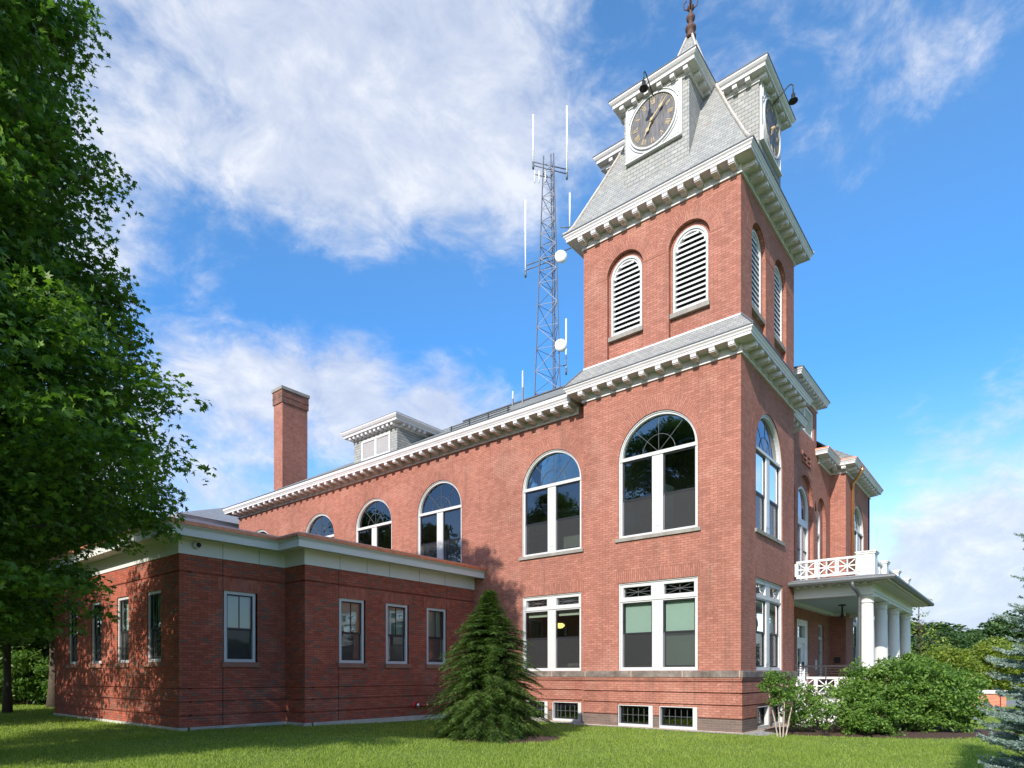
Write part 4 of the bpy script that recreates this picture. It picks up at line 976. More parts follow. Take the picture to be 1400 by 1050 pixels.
mb = MB(); profile_run(mb, ppath, [(0.0, 4.40), (0.50, 4.40), (0.50, 4.44), (0.56, 4.46), (0.56, 4.50), (0.0, 4.62)])
ev = part(mb, 'porch_eave', 'trim_paint')
mb = MB()
for i in range(int((PR-PL+0.8)/0.22)): u = PL-0.35+i*0.22; mb.fb(FY(-2.27), u-0.04, u+0.04, 4.335, 4.40, 0.05, 0.42)
for i in range(11): u = -2.6+i*0.24; mb.fb(FX(PL), u-0.04, u+0.04, 4.335, 4.40, 0.05, 0.42)
mb.build('dentil', 'trim_paint', ev)
mb = MB(); profile_run(mb, ppath, [(0.53, 4.42), (0.57, 4.38), (0.66, 4.38), (0.69, 4.44), (0.68, 4.50), (0.55, 4.50)]); mb.build('gutter', 'grey_gutter', ev)
mb = MB(); G_ = 4.51
mb.slope([(PL-0.66, -2.93, G_), (PR+0.66, -2.93, G_), (PR-0.1, -2.1, 4.66), (PL+0.1, -2.1, 4.66)]); mb.slope([(PL-0.66, 0.0, G_), (PL-0.66, -2.93, G_), (PL+0.1, -2.1, 4.66), (PL+0.1, 0.0, 4.66)])
mb.slope([(PL+0.1, -2.1, 4.66), (PR-0.1, -2.1, 4.66), (PR-0.1, FR, 4.66), (PL+0.1, FR, 4.66)]); mb.slope([(PR+0.66, -2.93, G_), (PR+0.66, 0, G_), (PR-0.1, 0, 4.66), (PR-0.1, -2.1, 4.66)])
part(mb, 'porch_roof', 'annex_slate', recalc=False)
mb = MB(); mb.box(PL+0.28, PR-0.3, -1.98, FR-0.001, 4.16, 4.18); part(mb, 'porch_ceiling', 'ceiling_blue')
mb = MB(); mb.box(PL, PR, -2.4, 0.58, DK-0.12, DK); mb.box(PL+0.1, PR-0.1, -2.3, 0.4, -0.3, DK-0.12); part(mb, 'porch_deck', 'deck_grey')
def truss_panel(mb, F, u0, u1, z0, z1, n):
    """white rails with star-braced squares between them"""
    mb.fb(F, u0, u1, z1-0.07, z1, -0.05, 0.05); mb.fb(F, u0, u1, z0, z0+0.08, -0.04, 0.04)
    a, b = z0+0.08, z1-0.07; s = (u1-u0)/n
    for i in range(n+1):
        u = u0+i*s; mb.fb(F, u-0.055, u+0.055, a, b, -0.03, 0.03)
    for i in range(n):
        l, r = u0+i*s+0.055, u0+(i+1)*s-0.055; c = (l+r)/2; zz = (a+b)/2
        mb.fb(F, c-0.02, c+0.02, a, b, -0.018, 0.018); mb.fb(F, l, r, zz-0.02, zz+0.02, -0.016, 0.016)
        mb.bar(F(l, a, 0), F(r, b, 0), 0.035, 0.03); mb.bar(F(l, b, 0), F(r, a, 0), 0.035, 0.03)
bal_z0, bal_z1 = 4.70, 5.27
mb = MB(); truss_panel(mb, FX(PL+0.12), -1.85, -0.05, bal_z0, bal_z1, 3); 
cc = [5.33, 7.6, 10.1, 12.6]
for a, b in zip(cc[:-1], cc[1:]): truss_panel(mb, FY(-2.12), a+0.2, b-0.2, bal_z0, bal_z1, 4)
bl = part(mb, 'roof_balustrade', 'white_paint')
def post(cx, cy, w_, z0, z1, par):
    mb = MB(); mb.box(cx-w_, cx+w_, cy-w_, cy+w_, z0, z1); mb.box(cx-w_-0.03, cx+w_+0.03, cy-w_-0.03, cy+w_+0.03, z1, z1+0.05); mb.box(cx-w_-0.055, cx+w_+0.055, cy-w_-0.055, cy+w_+0.055, z1+0.05, z1+0.085)
    mb.build('balustrade_post', 'white_paint', par)
for i, cx in enumerate(cc): post(cx, -2.06, 0.24 if i == 0 else 0.21, 4.62, 5.30, bl)
# lower balustrade, guard rail and lattice skirt
mb = MB(); truss_panel(mb, FX(PL+0.1), -1.85, -0.03, DK, 1.50, 3)
for a, b in zip(cols[:-1], cols[1:]):
    if abs(a-7.75) > 0.1: truss_panel(mb, FY(-2.15), a+0.25, b-0.25, DK, 1.50, 4)
part(mb, 'porch_balustrade', 'white_paint')
mb = MB(); X_ = PL+0.02
mb.bar((X_, -0.02, 1.84), (X_, -1.85, 1.84), 0.06, 0.05)
for z in (1.60, 1.68, 1.76): mb.bar((X_, -0.02, z), (X_, -1.85, z), 0.018)
for y in (-0.05, -0.35, -0.95, -1.8): mb.bar((X_, y, 1.40), (X_, y, 1.84), 0.03)
part(mb, 'guard_rail', 'black_metal')
mb = MB()
mb.fb(FX(PL), -2.4, 0.0, DK-0.2, DK-0.12, -0.04, 0.04); mb.fb(FX(PL), -2.4, 0.0, 0.0, 0.1, -0.04, 0.04)
for i in range(26):
    a = -2.4+i*0.13
    for sgn in (1, -1):
        u0, z0, u1, z1 = (a, 0.08, a+0.66, 0.74) if sgn > 0 else (a, 0.74, a+0.66, 0.08)
        if u0 < -2.4: pass
        if u1 > 0.0: tt = (0.0-u0)/(u1-u0); z1 = z0+(z1-z0)*tt; u1 = 0.0
        if u1 > u0+0.03: mb.bar(FX(PL)(u0, z0, 0.012*sgn), FX(PL)(u1, z1, 0.012*sgn), 0.055, 0.012, up=(1, 0, 0))
for cx in cols[:-1]:
    for i in range(20):
        a = cx-0.3+i*0.13
        mb.bar((a, -2.42, 0.08), (a+0.66, -2.42, 0.74), 0.055, 0.012, up=(0, 1, 0)); mb.bar((a, -2.40, 0.74), (a+0.66, -2.40, 0.08), 0.055, 0.012, up=(0, 1, 0))
part(mb, 'lattice_skirt', 'white_paint')
for i, cx in enumerate(cols):
    mb = MB(); mb.box(cx-0.3, cx+0.3, PY-0.35, PY+0.25, -0.2, DK-0.12); part(mb, 'porch_pier', 'white_paint')
mb = MB(); mb.tube([(9.0, -0.6, 4.17), (9.0, -0.6, 4.12)], 0.13, 14); mb.tube([(9.0, -0.6, 4.14), (9.0, -0.6, 3.82)], 0.03, 8)
mb.lathe((9.0, -0.6, 3.66), [(0.02, 0.22), (0.05, 0.14), (0.065, 0.04), (0.04, 0.0)], 14); part(mb, 'porch_lantern', 'black_metal')
# downpipes
mb = MB(); px_, py_ = PL-0.18, -2.05
mb.tube([(PL-0.62, -1.83, 4.38), (PL-0.60, -1.83, 4.25), (PL-0.40, -1.90, 4.12), (PL-0.16, -1.93, 4.02), (PL-0.12, -1.93, 3.9), (PL-0.12, -1.93, 0.5), (PL-0.15, -1.93, 0.1)], 0.055, 10)
part(mb, 'porch_downpipe', 'grey_gutter', smooth=True)
mb = MB(); mb.tube([(13.35, -0.50, 10.42), (13.35, -0.48, 10.25), (13.5, -0.2, 9.95), (13.55, -0.08, 9.8), (13.55, -0.08, 4.7)], 0.06, 10); part(mb, 'copper_downpipe', 'copper_bright', smooth=True)
mb = MB(); mb.bar((6.2, -3.2, 0.3), (4.4, -2.6, 0.3), 0.1) if False else None
# =================================================================== ANNEX
AXX, AY, JY, JX = -9.685, 11.10, 10.07, -6.67
AZT, AB = 4.72, 21.2
annex = empty('brick_annex', (-4.5, 15.5, 0)); tag(annex, 'low flat-roofed brick wing with copper roof edge and wide white fascia beside the tall courthouse', 'building')
ainv = Matrix.Translation(-annex.location)
def apart(mb, name, m, **k): o = mb.build(name, m, annex, **k); o.matrix_parent_inverse = ainv; return o
AW = {'y': [(12.21, 13.12), (14.42, 15.32), (16.6, 17.5), (18.8, 19.7)], 'a': [(-8.54, -7.53)], 'j': [(-5.53, -4.53), (-3.74, -2.75), (-1.95, -0.97)]}
AW0, AW1 = 1.92, 3.88
runs = [(FX(AXX), AY+0.0, AB, AW['y']), (FY(AY), AXX+0.3, JX, AW['a']), (FX(JX), JY, AY-0.0, []), (FY(JY), JX+0.3, MX-0.02, AW['j'])]
mb = MB(); bk = MB()
grooves = [(0.19, 0.475), (0.51, 0.835), (0.87, 1.185), (1.22, 4.255), (4.285, AZT)]
for F, a, b, hs in runs:
    for i, (z0, z1) in enumerate(grooves):
        holes = [rect(h0, h1, AW0, AW1) for h0, h1 in hs] if i == 3 else []
        mb.panel(F, [rect(a, b, z0, z1)]+holes, -0.30, 0)
    bk.panel(F, [rect(a+0.05, b, 0.0, AZT)]+[rect(h0, h1, AW0, AW1) for h0, h1 in hs], -0.25, -0.05)
mb.panel(FYp(AB), [rect(AXX+0.3, MX, 0.0, AZT)], -0.3, 0)
apart(mb, 'annex_wall', 'new_brick'); apart(bk, 'groove', 'new_brick')
for F, a, b, hs in runs:
    for h0, h1 in hs: mb = MB(); mb.fb(F, h0-0.12, h1+0.12, AW1, AW1+0.34, -0.02, 0.003); apart(mb, 'flat_arch', 'new_brick_soldier')
for F, u in ((FY(AY), -8.54), (FY(JY), -5.53), (FY(JY), -0.97)):
    mb = MB(); mb.fb(F, u-0.011, u+0.011, 0.19, AW0-0.12, -0.01, 0.004); apart(mb, 'expansion_joint', 'black_metal')
    mb = MB(); mb.fb(F, u-0.009, u+0.009, AW1, AZT, -0.01, 0.005); apart(mb, 'expansion_joint', 'black_metal')
mb = MB()
for F, a, b, hs in runs: mb.fb(F, a-0.03, b+0.0, -0.6, 0.19, -0.2, 0.035)
apart(mb, 'annex_footing', 'pale_concrete')
apath = [(AXX, AB), (AXX, AY), (JX, AY), (JX, JY), (MX, JY)]
mb = MB(); profile_run(mb, apath, [(-0.2, AZT), (0.03, AZT), (0.03, 5.16), (0.52, 5.10), (0.52, 5.27), (0.54, 5.30), (0.60, 5.34), (0.60, 5.37), (-0.2, 5.45)])
fa = apart(mb, 'annex_fascia', 'annex_trim')
mb = MB(); profile_run(mb, apath, [(0.25, 5.40), (0.61, 5.355), (0.635, 5.36), (0.635, 5.425), (0.60, 5.46), (0.30, 5.56), (0.25, 5.56)]); mb.build('copper_edge', 'copper', fa)
mb = MB()
for F, u in ((FY(AY), -8.55), (FY(AY), -7.5), (FY(JY), -5.5), (FY(JY), -4.5), (FY(JY), -3.6), (FY(JY), -2.3), (FY(JY), -1.1)): mb.fb(F, u-0.005, u+0.005, AZT, 5.13, 0.0, 0.033)
mb.build('board_joint', 'grey_gutter', fa)
mb = MB()
mb.slope([(AXX-0.3, AB, 5.48), (AXX-0.3, AY-0.3, 5.48), (-4.0, 15.5, 5.75), (-4.0, AB-3, 5.75)]); mb.slope([(AXX-0.3, AY-0.3, 5.48), (JX-0.3, AY-0.3, 5.48), (-4.0, 15.5, 5.75)]); mb.slope([(JX-0.3, AY-0.3, 5.48), (JX-0.3, JY-0.3, 5.48), (-4.0, 15.5, 5.75)])
mb.slope([(JX-0.3, JY-0.3, 5.48), (MX-0.01, JY-0.3, 5.48), (MX-0.01, 15.5, 5.75), (-4.0, 15.5, 5.75)]); mb.slope([(-4.0, 15.5, 5.75), (MX-0.01, 15.5, 5.75), (MX-0.01, AB, 5.75), (-4, AB-3, 5.75)])
apart(mb, 'annex_roof', 'copper', recalc=False)
def annex_window(hw, top_light=True, blinds=None, cream=False):
    F = FX(0); f = MB(); b = 0.085
    f.panel(F, [rect(-hw, hw, AW0, AW1), rect(-hw+b, hw-b, AW0+b, AW1-b)], -0.17, -0.035); fr = f.build('annex_window', 'frame_paint')
    bay(fr, F, -hw+b, hw-b, AW0+b, AW1-b, AW0+0.92, blinds, screen=True, dg=-0.115, cols=2)
    s = MB(); s.fb(F, -hw-0.10, hw+0.10, AW0-0.135, AW0, -0.1, 0.06); s.build('sill', 'brown_stone', fr)
    return fr
def aplace(p, x, y, rz): p.parent = annex; p.matrix_parent_inverse = ainv; p.location = (x, y, 0); p.rotation_euler = (0, 0, rz)
pw = annex_window(0.5, blinds=(2.9, 'blind'))
lst = [(AXX, (a+b)/2, 0) for a, b in AW['y']] + [((a+b)/2, AY, R(90)) for a, b in AW['a']] + [((a+b)/2, JY, R(90)) for a, b in AW['j']]
for i, (x, y, rz) in enumerate(lst):
    o = pw if i == 0 else copy_tree(pw); aplace(o, x, y, rz)
    if i < 4: o.scale = (1, 0.905, 1)
    for ch in [c for c in bpy.data.objects if c.parent is o and c.name.startswith('blind')]:
        if i in (5, 7): ch.data = ch.data.copy(); ch.data.materials[0] = M['blind_cream']
mb = MB(); mb.box(-9.3, 0.4, 12.5, 12.6, 0, 5.3); mb.box(-9.3, -8.2, 12.6, 20.5, 0.0, 0.05); mb.box(-8.2, -8.1, 12.6, 20.9, 0, 5.3); mb.box(-9.3, 0.4, AY+0.4, 12.5, 5.2, 5.3); mb.box(-9.3, -8.1, 12, 21, 5.2, 5.3); mb.box(JX+0.35, 0.4, JY+0.4, AY+0.4, 5.2, 5.3); mb.box(-9.3, 0.4, AY, 12.5, 0, 0.1)
apart(mb, 'interior_wall', 'interior_wall')
# security camera and fire connection on the annex
mb = MB(); mb.lathe((0, 0, 0), [(0.10, 0.0), (0.10, 0.06), (0.07, 0.10)], 16); mb.v = [(-9.28+v[0], AY-0.03-v[2], 4.98+v[1]) for v in mb.v]
sc_ = empty('security_camera', (-9.28, AY-0.04, 4.98)); tag(sc_, 'small round white security camera under the low roof corner of the brick wing', 'camera')
o = mb.build('camera_housing', 'trim_paint', sc_, smooth=True); o.matrix_parent_inverse = Matrix.Translation(-sc_.location)
mb = MB(); mb.lathe((0, 0, 0), [(0.06, 0.09), (0.06, 0.13), (0.04, 0.16)], 14); mb.v = [(-9.25+v[0], AY-0.03-v[2], 4.98+v[1]) for v in mb.v]
o = mb.build('camera_lens', 'black_metal', sc_, smooth=True); o.matrix_parent_inverse = Matrix.Translation(-sc_.location)
fc = empty('fire_connection', (-2.5, JY, 0.55)); tag(fc, 'red and chrome round fire hose connection low on the brick wing near the spruce', 'hose connection')
finv = Matrix.Translation(-fc.location)
def fpart(mb, n, m): o = mb.build(n, m, fc, smooth=True); o.matrix_parent_inverse = finv
mb = MB(); mb.lathe((0, 0, 0), [(0.13, 0.0), (0.13, 0.03), (0.10, 0.05)], 20); mb.v = [(-2.52+v[0], JY-v[2], 0.55+v[1]) for v in mb.v]; fpart(mb, 'escutcheon', 'red_paint')
mb = MB(); mb.lathe((0, 0, 0), [(0.075, 0.05), (0.085, 0.16), (0.06, 0.20)], 16); mb.v = [(-2.47+v[0], JY-v[2], 0.54+v[1]) for v in mb.v]; fpart(mb, 'hose_inlet', 'chrome')
vt = empty('valve_pipe', (-2.0, JY, 0.53)); tag(vt, 'short red pipe with two brass valves on the brick wall beside the hose connection', 'valve'); vinv = Matrix.Translation(-vt.location)
mb = MB(); mb.tube([(-2.22, JY-0.10, 0.53), (-1.5, JY-0.10, 0.53)], 0.035, 10); mb.tube([(-2.22, JY-0.10, 0.53), (-2.22, JY+0.02, 0.53)], 0.05, 10); mb.tube([(-1.5, JY-0.10, 0.53), (-1.5, JY+0.02, 0.53)], 0.05, 10)
o = mb.build('pipe', 'red_paint', vt, smooth=True); o.matrix_parent_inverse = vinv
for x in (-2.02, -1.68):
    mb = MB(); mb.lathe((x, JY-0.10, 0.45), [(0.03, 0.0), (0.045, 0.03), (0.045, 0.12), (0.02, 0.15), (0.06, 0.17), (0.06, 0.19)], 12); o = mb.build('valve', 'brass', vt, smooth=True); o.matrix_parent_inverse = vinv

# =================================================================== REAR WING behind the courthouse
rw = empty('rear_wing', (2, 33, 0)); tag(rw, 'pale corniced slate roofed rear building just showing behind the far end of the courthouse', 'building'); rinv = Matrix.Translation(-rw.location)
def rpart(mb, n, m, **k): o = mb.build(n, m, rw, **k); o.matrix_parent_inverse = rinv; return o
RWX, RWY = -1.6, 29.5; rz = 9.75
mb = MB(); mb.panel(FX(RWX), [rect(RWY, 42, -0.2, rz), rect(33, 34.2, 5.8, 8.2), rect(37, 38.2, 5.8, 8.2)], -0.3, 0); mb.panel(FY(RWY), [rect(RWX+0.3, 12, -0.2, rz)], -0.3, 0); mb.panel(FYp(42), [rect(RWX, 12, -0.2, rz)], -0.3, 0)
rpart(mb, 'wall', 'old_brick')
mb = MB(); profile_run(mb, [(RWX, 42), (RWX, RWY), (9, RWY)], [(-0.2, rz-0.4), (0.03, rz-0.4), (0.03, rz+0.1), (0.45, rz+0.1), (0.45, rz+0.22), (0.55, rz+0.36), (-0.2, rz+0.4)]); rpart(mb, 'cornice', 'trim_paint')
mb = MB(); hip(mb, RWX-0.55, 12.5, RWY-0.55, 42.5, rz+0.38, 0.42); rpart(mb, 'roof', 'annex_slate', recalc=False)
mb = MB(); 
for a in (33, 37): mb.fb(FX(RWX), a, a+1.2, 5.8, 8.2, -0.2, -0.1)
rpart(mb, 'window', 'dark_sash')

# =================================================================== RADIO MAST
FM = 36.0
mx_, my_, _ = cw((751-CXP)/FPX*FM, FM)
mast = empty('radio_mast', (mx_, my_, 0)); tag(mast, 'tall grey steel lattice mast with white antennas and dishes rising behind the courthouse roof', 'mast'); minv = Matrix.Identity(4)
HT = EYE+(HOR-212)/FPX*FM
def mrad(z): return 1.2*(1-z/HT)+0.33
def leg(k, z): a = R(20)+k*2*math.pi/3; return (mrad(z)*math.cos(a), mrad(z)*math.sin(a), z)
for k in range(3):
    mb = MB(); mb.bar(leg(k, 0), leg(k, HT-0.1 if k else HT+0.3), 0.05, 0.05); mb.build('leg', 'galvanised', mast)
mb = MB(); z = 0.0; i = 0
while z < HT-0.8:
    st = 1.25 if z < HT*0.75 else 0.7
    for k in range(3):
        mb.bar(leg(k, z), leg((k+1) % 3, z), 0.022)
        a, b = (k, (k+1) % 3) if i % 2 else ((k+1) % 3, k)
        mb.bar(leg(a, z), leg(b, z+st), 0.028)
    z += st; i += 1
mb.build('bracing', 'galvanised', mast)
mb = MB(); mb.tube([(0.28, -0.2, 2), (0.12, -0.3, HT*0.6), (0.1, -0.2, HT-1)], 0.035, 6); mb.tube([(0.4, -0.1, 2), (0.2, -0.25, HT*0.5)], 0.03, 6); mb.build('cable', 'black_metal', mast)
def mpt(px, py, f=FM):       # metres relative to the mast foot
    x, y, _ = cw((px-CXP)/FPX*f, f); return Vector((x-mx_, y-my_, EYE+(HOR-py)/FPX*f))
def mastpart(kind, segs, m, r):
    mb = MB()
    for a, b in segs: mb.tube([mpt(*a), mpt(*b)], r, 8)
    return mb.build(kind, m, mast, smooth=True)
for (x, y0, y1) in ((729, 157, 222), (775, 145, 236), (718.5, 274, 370), (779, 264, 310), (774, 436, 503)):
    mastpart('antenna', [((x, y0), (x, y1))], 'antenna_white', 0.045); mastpart('antenna_base', [((x, y1), (x, y1+9))], 'galvanised', 0.06)
mastpart('cross_arm', [((727, 221), (777, 232)), ((729, 226), (776, 238)), ((720, 363), (781, 339)), ((720, 369), (765, 352)), ((766, 311), (780, 311)), ((730, 238), (750, 243)), ((766, 500), (775, 500))], 'galvanised', 0.03)
for x in (731, 737, 745.5): mastpart('short_antenna', [((x, 234), (x, 250))], 'antenna_white', 0.03)
for (x, y) in ((767, 350.5), (767, 472)):
    c = mpt(x, y, FM-0.8); mb = MB(); prof_d = [(0.01, 0.10), (0.15, 0.09), (0.34, 0.0), (0.34, -0.05), (0.1, -0.22), (0.05, -0.45)]
    mb.lathe((0, 0, 0), prof_d, 22); dv = Vector((-FX_, -FY_, -0.1)).normalized(); q = dv.to_track_quat('Z', 'Y').to_matrix()
    mb.v = [tuple(q @ Vector(v) + c) for v in mb.v]; mb.build('dish', 'antenna_white', mast, smooth=True)
for (x, y0, y1, lab) in ((714.5, 507, 545, 'taller thin white whip antenna standing behind the courthouse roof ridge, left of the lattice mast'), (701, 535, 552, 'shortest thin whip antenna just above the roof ridge, farthest left of the lattice mast')):
    f = 30; a = cw((x-CXP)/FPX*f, f); za, zb = EYE+(HOR-y0)/FPX*f, EYE+(HOR-y1)/FPX*f
    o = empty('whip_antenna', (a[0], a[1], zb-1.5)); tag(o, lab, 'antenna', 'whip antennas on the roof')
    mb = MB(); mb.tube([(0, 0, (za-zb)*0.4+1.5), (0, 0, za-zb+1.5)], 0.03, 6); mb.build('whip', 'antenna_white', o); mb = MB(); mb.tube([(0, 0, 0), (0, 0, (za-zb)*0.4+1.5)], 0.05, 6); mb.build('mount', 'galvanised', o)

# =================================================================== GROUND
def gz(x, y):
    t = np.clip(-np.asarray(x, dtype=float)/9.7, 0, 1); t = t*t*(3-2*t)
    f = np.clip((np.asarray(y, dtype=float)+2)/8.0, 0, 1)
    return 0.11*t*f - 0.05*np.clip(np.asarray(x, dtype=float)/8, 0, 1)
def gzf(x, y): return float(gz(x, y))
def grid_sheet(name, m, xs, ys, dz, kind, label=None):
    X, Y = np.meshgrid(xs, ys); Z = gz(X, Y)+dz
    v = np.stack([X.ravel(), Y.ravel(), Z.ravel()], 1); nx, ny = len(xs), len(ys)
    i = np.arange((nx-1)*(ny-1)); r, c = i//(nx-1), i % (nx-1); a = r*nx+c
    return raw_mesh(name, v, np.stack([a, a+1, a+nx+1, a+nx], 1), m, kind=kind)
def raw_mesh(name, v, f, m, parent=None, kind=None, smooth=False):
    """v (N,3); f (M,k) faces all of one size"""
    me = bpy.data.meshes.new(name); k = f.shape[1]
    me.vertices.add(len(v)); me.vertices.foreach_set('co', np.ascontiguousarray(v, dtype=np.float32).ravel())
    me.loops.add(f.size); me.loops.foreach_set('vertex_index', np.ascontiguousarray(f, dtype=np.int32).ravel())
    me.polygons.add(len(f)); me.polygons.foreach_set('loop_start', np.arange(0, f.size, k, dtype=np.int32)); me.polygons.foreach_set('loop_total', np.full(len(f), k, dtype=np.int32))
    me.update(calc_edges=True); me.materials.append(M[m])
    if smooth: me.shade_smooth()
    o = bpy.data.objects.new(name, me); COL.objects.link(o)
    if parent: o.parent = parent
    if kind: o['kind'] = kind
    return o
xs = np.concatenate([[-1500, -400, -120, -60], np.linspace(-40, 40, 81), [60, 120, 400, 1500]])
ys = np.concatenate([[-1500, -400, -120, -60], np.linspace(-40, 60, 101), [90, 150, 400, 1500]])
grid_sheet('lawn', 'lawn', xs, ys, 0.0, 'structure')
def blob_sheet(name, m, cx, cy, ax, ay, rot_, h, seed, kind='structure', n=48, power=2.0):
    rng = np.random.default_rng(seed); rings = 9; vs = []; ph = rng.uniform(0, 6.28, 5)
    for i in range(rings+1):
        t = i/rings
        for k in range(n):
            a = 2*math.pi*k/n; w_ = 1+0.05*math.sin(3*a+ph[0])+0.04*math.sin(5*a+ph[1])+0.03*math.sin(9*a+ph[2])
            px, py = ax*t*w_*math.cos(a), ay*t*w_*math.sin(a)
            x = cx+px*math.cos(rot_)-py*math.sin(rot_); y = cy+px*math.sin(rot_)+py*math.cos(rot_)
            vs.append((x, y, gzf(x, y)+h*(1-t**power)+0.006-(0.03 if i == rings else 0)+rng.uniform(0, 0.012)))
    f = [(i*n+k, i*n+(k+1)%n, (i+1)*n+(k+1)%n, (i+1)*n+k) for i in range(rings) for k in range(n)]
    return raw_mesh(name, np.array(vs), np.array(f), m, kind=kind)
hx, hy, _ = cw(-0.55, 15.35)
mxx, myy, _ = cw(-0.15, 15.2)
blob_sheet('mulch_ring', 'mulch', mxx, myy, 1.35, 1.15, R(-50), 0.07, 3)
sx, sy, _ = cw(10.5, 17.7)
blob_sheet('mulch_bed', 'mulch', sx, sy, 3.7, 2.1, math.atan2(RY, RX)+R(7), 0.08, 4)
def strip(name, m, pts, h):
    vs = []; fs = []
    for (x, y) in pts: vs.append((x, y, gzf(x, y)+h))
    fs = np.array([(i, i+1, i+2+1-0, i+2) if False else (2*i, 2*i+1, 2*i+3, 2*i+2) for i in range(len(pts)//2-1)])
    o = raw_mesh(name, np.array(vs), fs, m, kind='structure'); return o
strip('gravel_strip', 'gravel', [(MX, 9.9), (MX-0.50, 9.9), (MX, T+0.0), (MX-0.62, T+0.35), (0.0, T-0.02), (-0.32, T+0.2), (0, 0), (-0.45, -0.75), (4.9, 0.0), (4.9, -1.2)], 0.012)
a, b, c_, d = cw(20.5, 31), cw(60, 31), cw(60, 39), cw(20.5, 39)
strip('road', 'asphalt', [a[:2], d[:2], b[:2], c_[:2]], 0.02)

# =================================================================== PLANTS
MAPLE = [(90,1),(70,.50),(45,.93),(24,.42),(-6,.66),(-48,.30),(-90,.12),(-132,.30),(186,.66),(156,.42),(135,.93),(110,.50)]
MAPLE = np.array([[r*math.cos(R(a)), r*math.sin(R(a))] for a, r in MAPLE])
OVAL = np.array([[0,-1],[.42,-.45],[.46,.1],[0,1],[-.46,.1],[-.42,-.45]])*1.0
DIAM = np.array([[0,-1],[.55,0],[0,1],[-.55,0]])
def leaf_arrays(P, N, S, shape, rng, fold=0.25):
    n = len(P); N = N/np.linalg.norm(N, axis=1, keepdims=True)
    h = rng.normal(size=(n, 3)); U = np.cross(N, h); U /= np.linalg.norm(U, axis=1, keepdims=True)+1e-9; V = np.cross(N, U)
    k = len(shape); sx_ = shape[:, 0][None, :, None]; sy_ = shape[:, 1][None, :, None]
    S = S[:, None, None]
    v = P[:, None, :] + S*(U[:, None, :]*sx_ + V[:, None, :]*sy_ - N[:, None, :]*(np.abs(sx_)*fold + (sy_**2)*0.18))
    f = np.arange(n*k).reshape(n, k)
    return v.reshape(-1, 3), f
def crown_mesh(clumps, per, lsize, shape, seed, updir=0.9, flat=0.33, spread=1.0):
    """clumps: list of (x,y,z,r); leaves lie in flattened, drooping sprays"""
    rng = np.random.default_rng(seed); C_ = np.array(clumps); n = len(C_)
    idx = np.repeat(np.arange(n), per); m_ = len(idx)
    g = rng.normal(size=(m_, 3)); g /= np.linalg.norm(g, axis=1, keepdims=True); rad = rng.uniform(0, 1, m_)**0.45
    r = C_[idx, 3]
    off = g*rad[:, None]*r[:, None]*np.array([1, 1, flat])*spread
    # sprays droop at their outer rim
    hd = np.hypot(off[:, 0], off[:, 1]); off[:, 2] -= 0.22*hd**2/np.maximum(r, .1)
    P = C_[idx, :3]+off
    N = rng.normal(size=(m_, 3))*0.55 + np.array([0, 0, updir]) + off*0.35/np.maximum(r, .1)[:, None]
    S = lsize*rng.uniform(0.65, 1.2, m_)
    return leaf_arrays(P, N, S, shape, rng)
def make_clumps(prof, n, seed, cr=(0.8, 1.4), lumps=0.14, inner=0.25, only=None):
    rng = np.random.default_rng(seed); zs = np.array([p[0] for p in prof]); rs = np.array([p[1] for p in prof]); out = []
    ph = rng.uniform(0, 6.28, 6)
    # choose heights in proportion to the crown's girth there
    zz = np.linspace(zs[0], zs[-1], 200); wgt = np.interp(zz, zs, rs)+0.3; wgt /= wgt.sum()
    while len(out) < n:
        z = rng.choice(zz, p=wgt)+rng.uniform(-.1, .1); a = rng.uniform(0, 2*math.pi)
        R0 = np.interp(z, zs, rs)*(1+lumps*(math.sin(3*a+ph[0]+z*0.9)+0.8*math.sin(5*a+ph[1]-z*1.7)+1.3*math.sin(3.9*z+ph[2]+2*a))*0.6)
        t = rng.uniform(inner, 1)**0.45; c = rng.uniform(*cr)
        rr = max(0.0, R0*t-c*0.5)
        if only is not None and not only(a, z): continue
        out.append((rr*math.cos(a), rr*math.sin(a), z, c))
    return out
def limbs(mb, trunk_h, tr, clumps, n, seed, lean=(0, 0), tr_top=0.3, r0=0.10, zstart=0.25):
    rng = random.Random(seed)
    pts = [(lean[0]*t*t, lean[1]*t*t, trunk_h*t) for t in [i/8 for i in range(9)]]
    mb.tube(pts, [tr*(1.35 if i == 0 else 1-(1-tr_top)*i/8) for i in range(9)], 12)
    for c in rng.sample(clumps, min(n, len(clumps))):
        zt = max(zstart*trunk_h, min(trunk_h*0.95, c[2]-0.45*math.hypot(c[0], c[1])))
        t = zt/trunk_h; s = Vector((lean[0]*t*t, lean[1]*t*t, zt)); e = Vector(c[:3])
        mid = s.lerp(e, 0.5)+Vector((rng.uniform(-.3, .3), rng.uniform(-.3, .3), rng.uniform(0.0, 0.5)))
        rr = r0*rng.uniform(0.6, 1.2)
        mb.tube([s, s.lerp(mid, .5)+Vector((0, 0, 0.1)), mid, mid.lerp(e, .5)+Vector((0, 0, .08)), e], [rr, rr*.8, rr*.55, rr*.35, rr*.12], 6)
def tree(name, label, cat, loc, prof, n, per, lsize, leafm, th, tr, seed, shape=OVAL, cr=(0.8, 1.4), group=None, nl=30, barkm='bark', lumps=0.14, flat=0.33, lean=(0, 0), zstart=0.25, spread=1.0, r0=0.1, only=None, inner=0.25):
    t = empty(name, (loc[0], loc[1], gzf(loc[0], loc[1])-0.02)); tag(t, label, cat, group)
    cl = make_clumps(prof, n, seed, cr, lumps, inner, only)
    v, f = crown_mesh(cl, per, lsize, shape, seed+1, flat=flat, spread=spread)
    raw_mesh('crown', v, f, leafm, t)
    mb = MB(); limbs(mb, th, tr, cl, nl, seed, lean, zstart=zstart, r0=r0); mb.build('trunk', barkm, t, smooth=True, recalc=False)
    return t
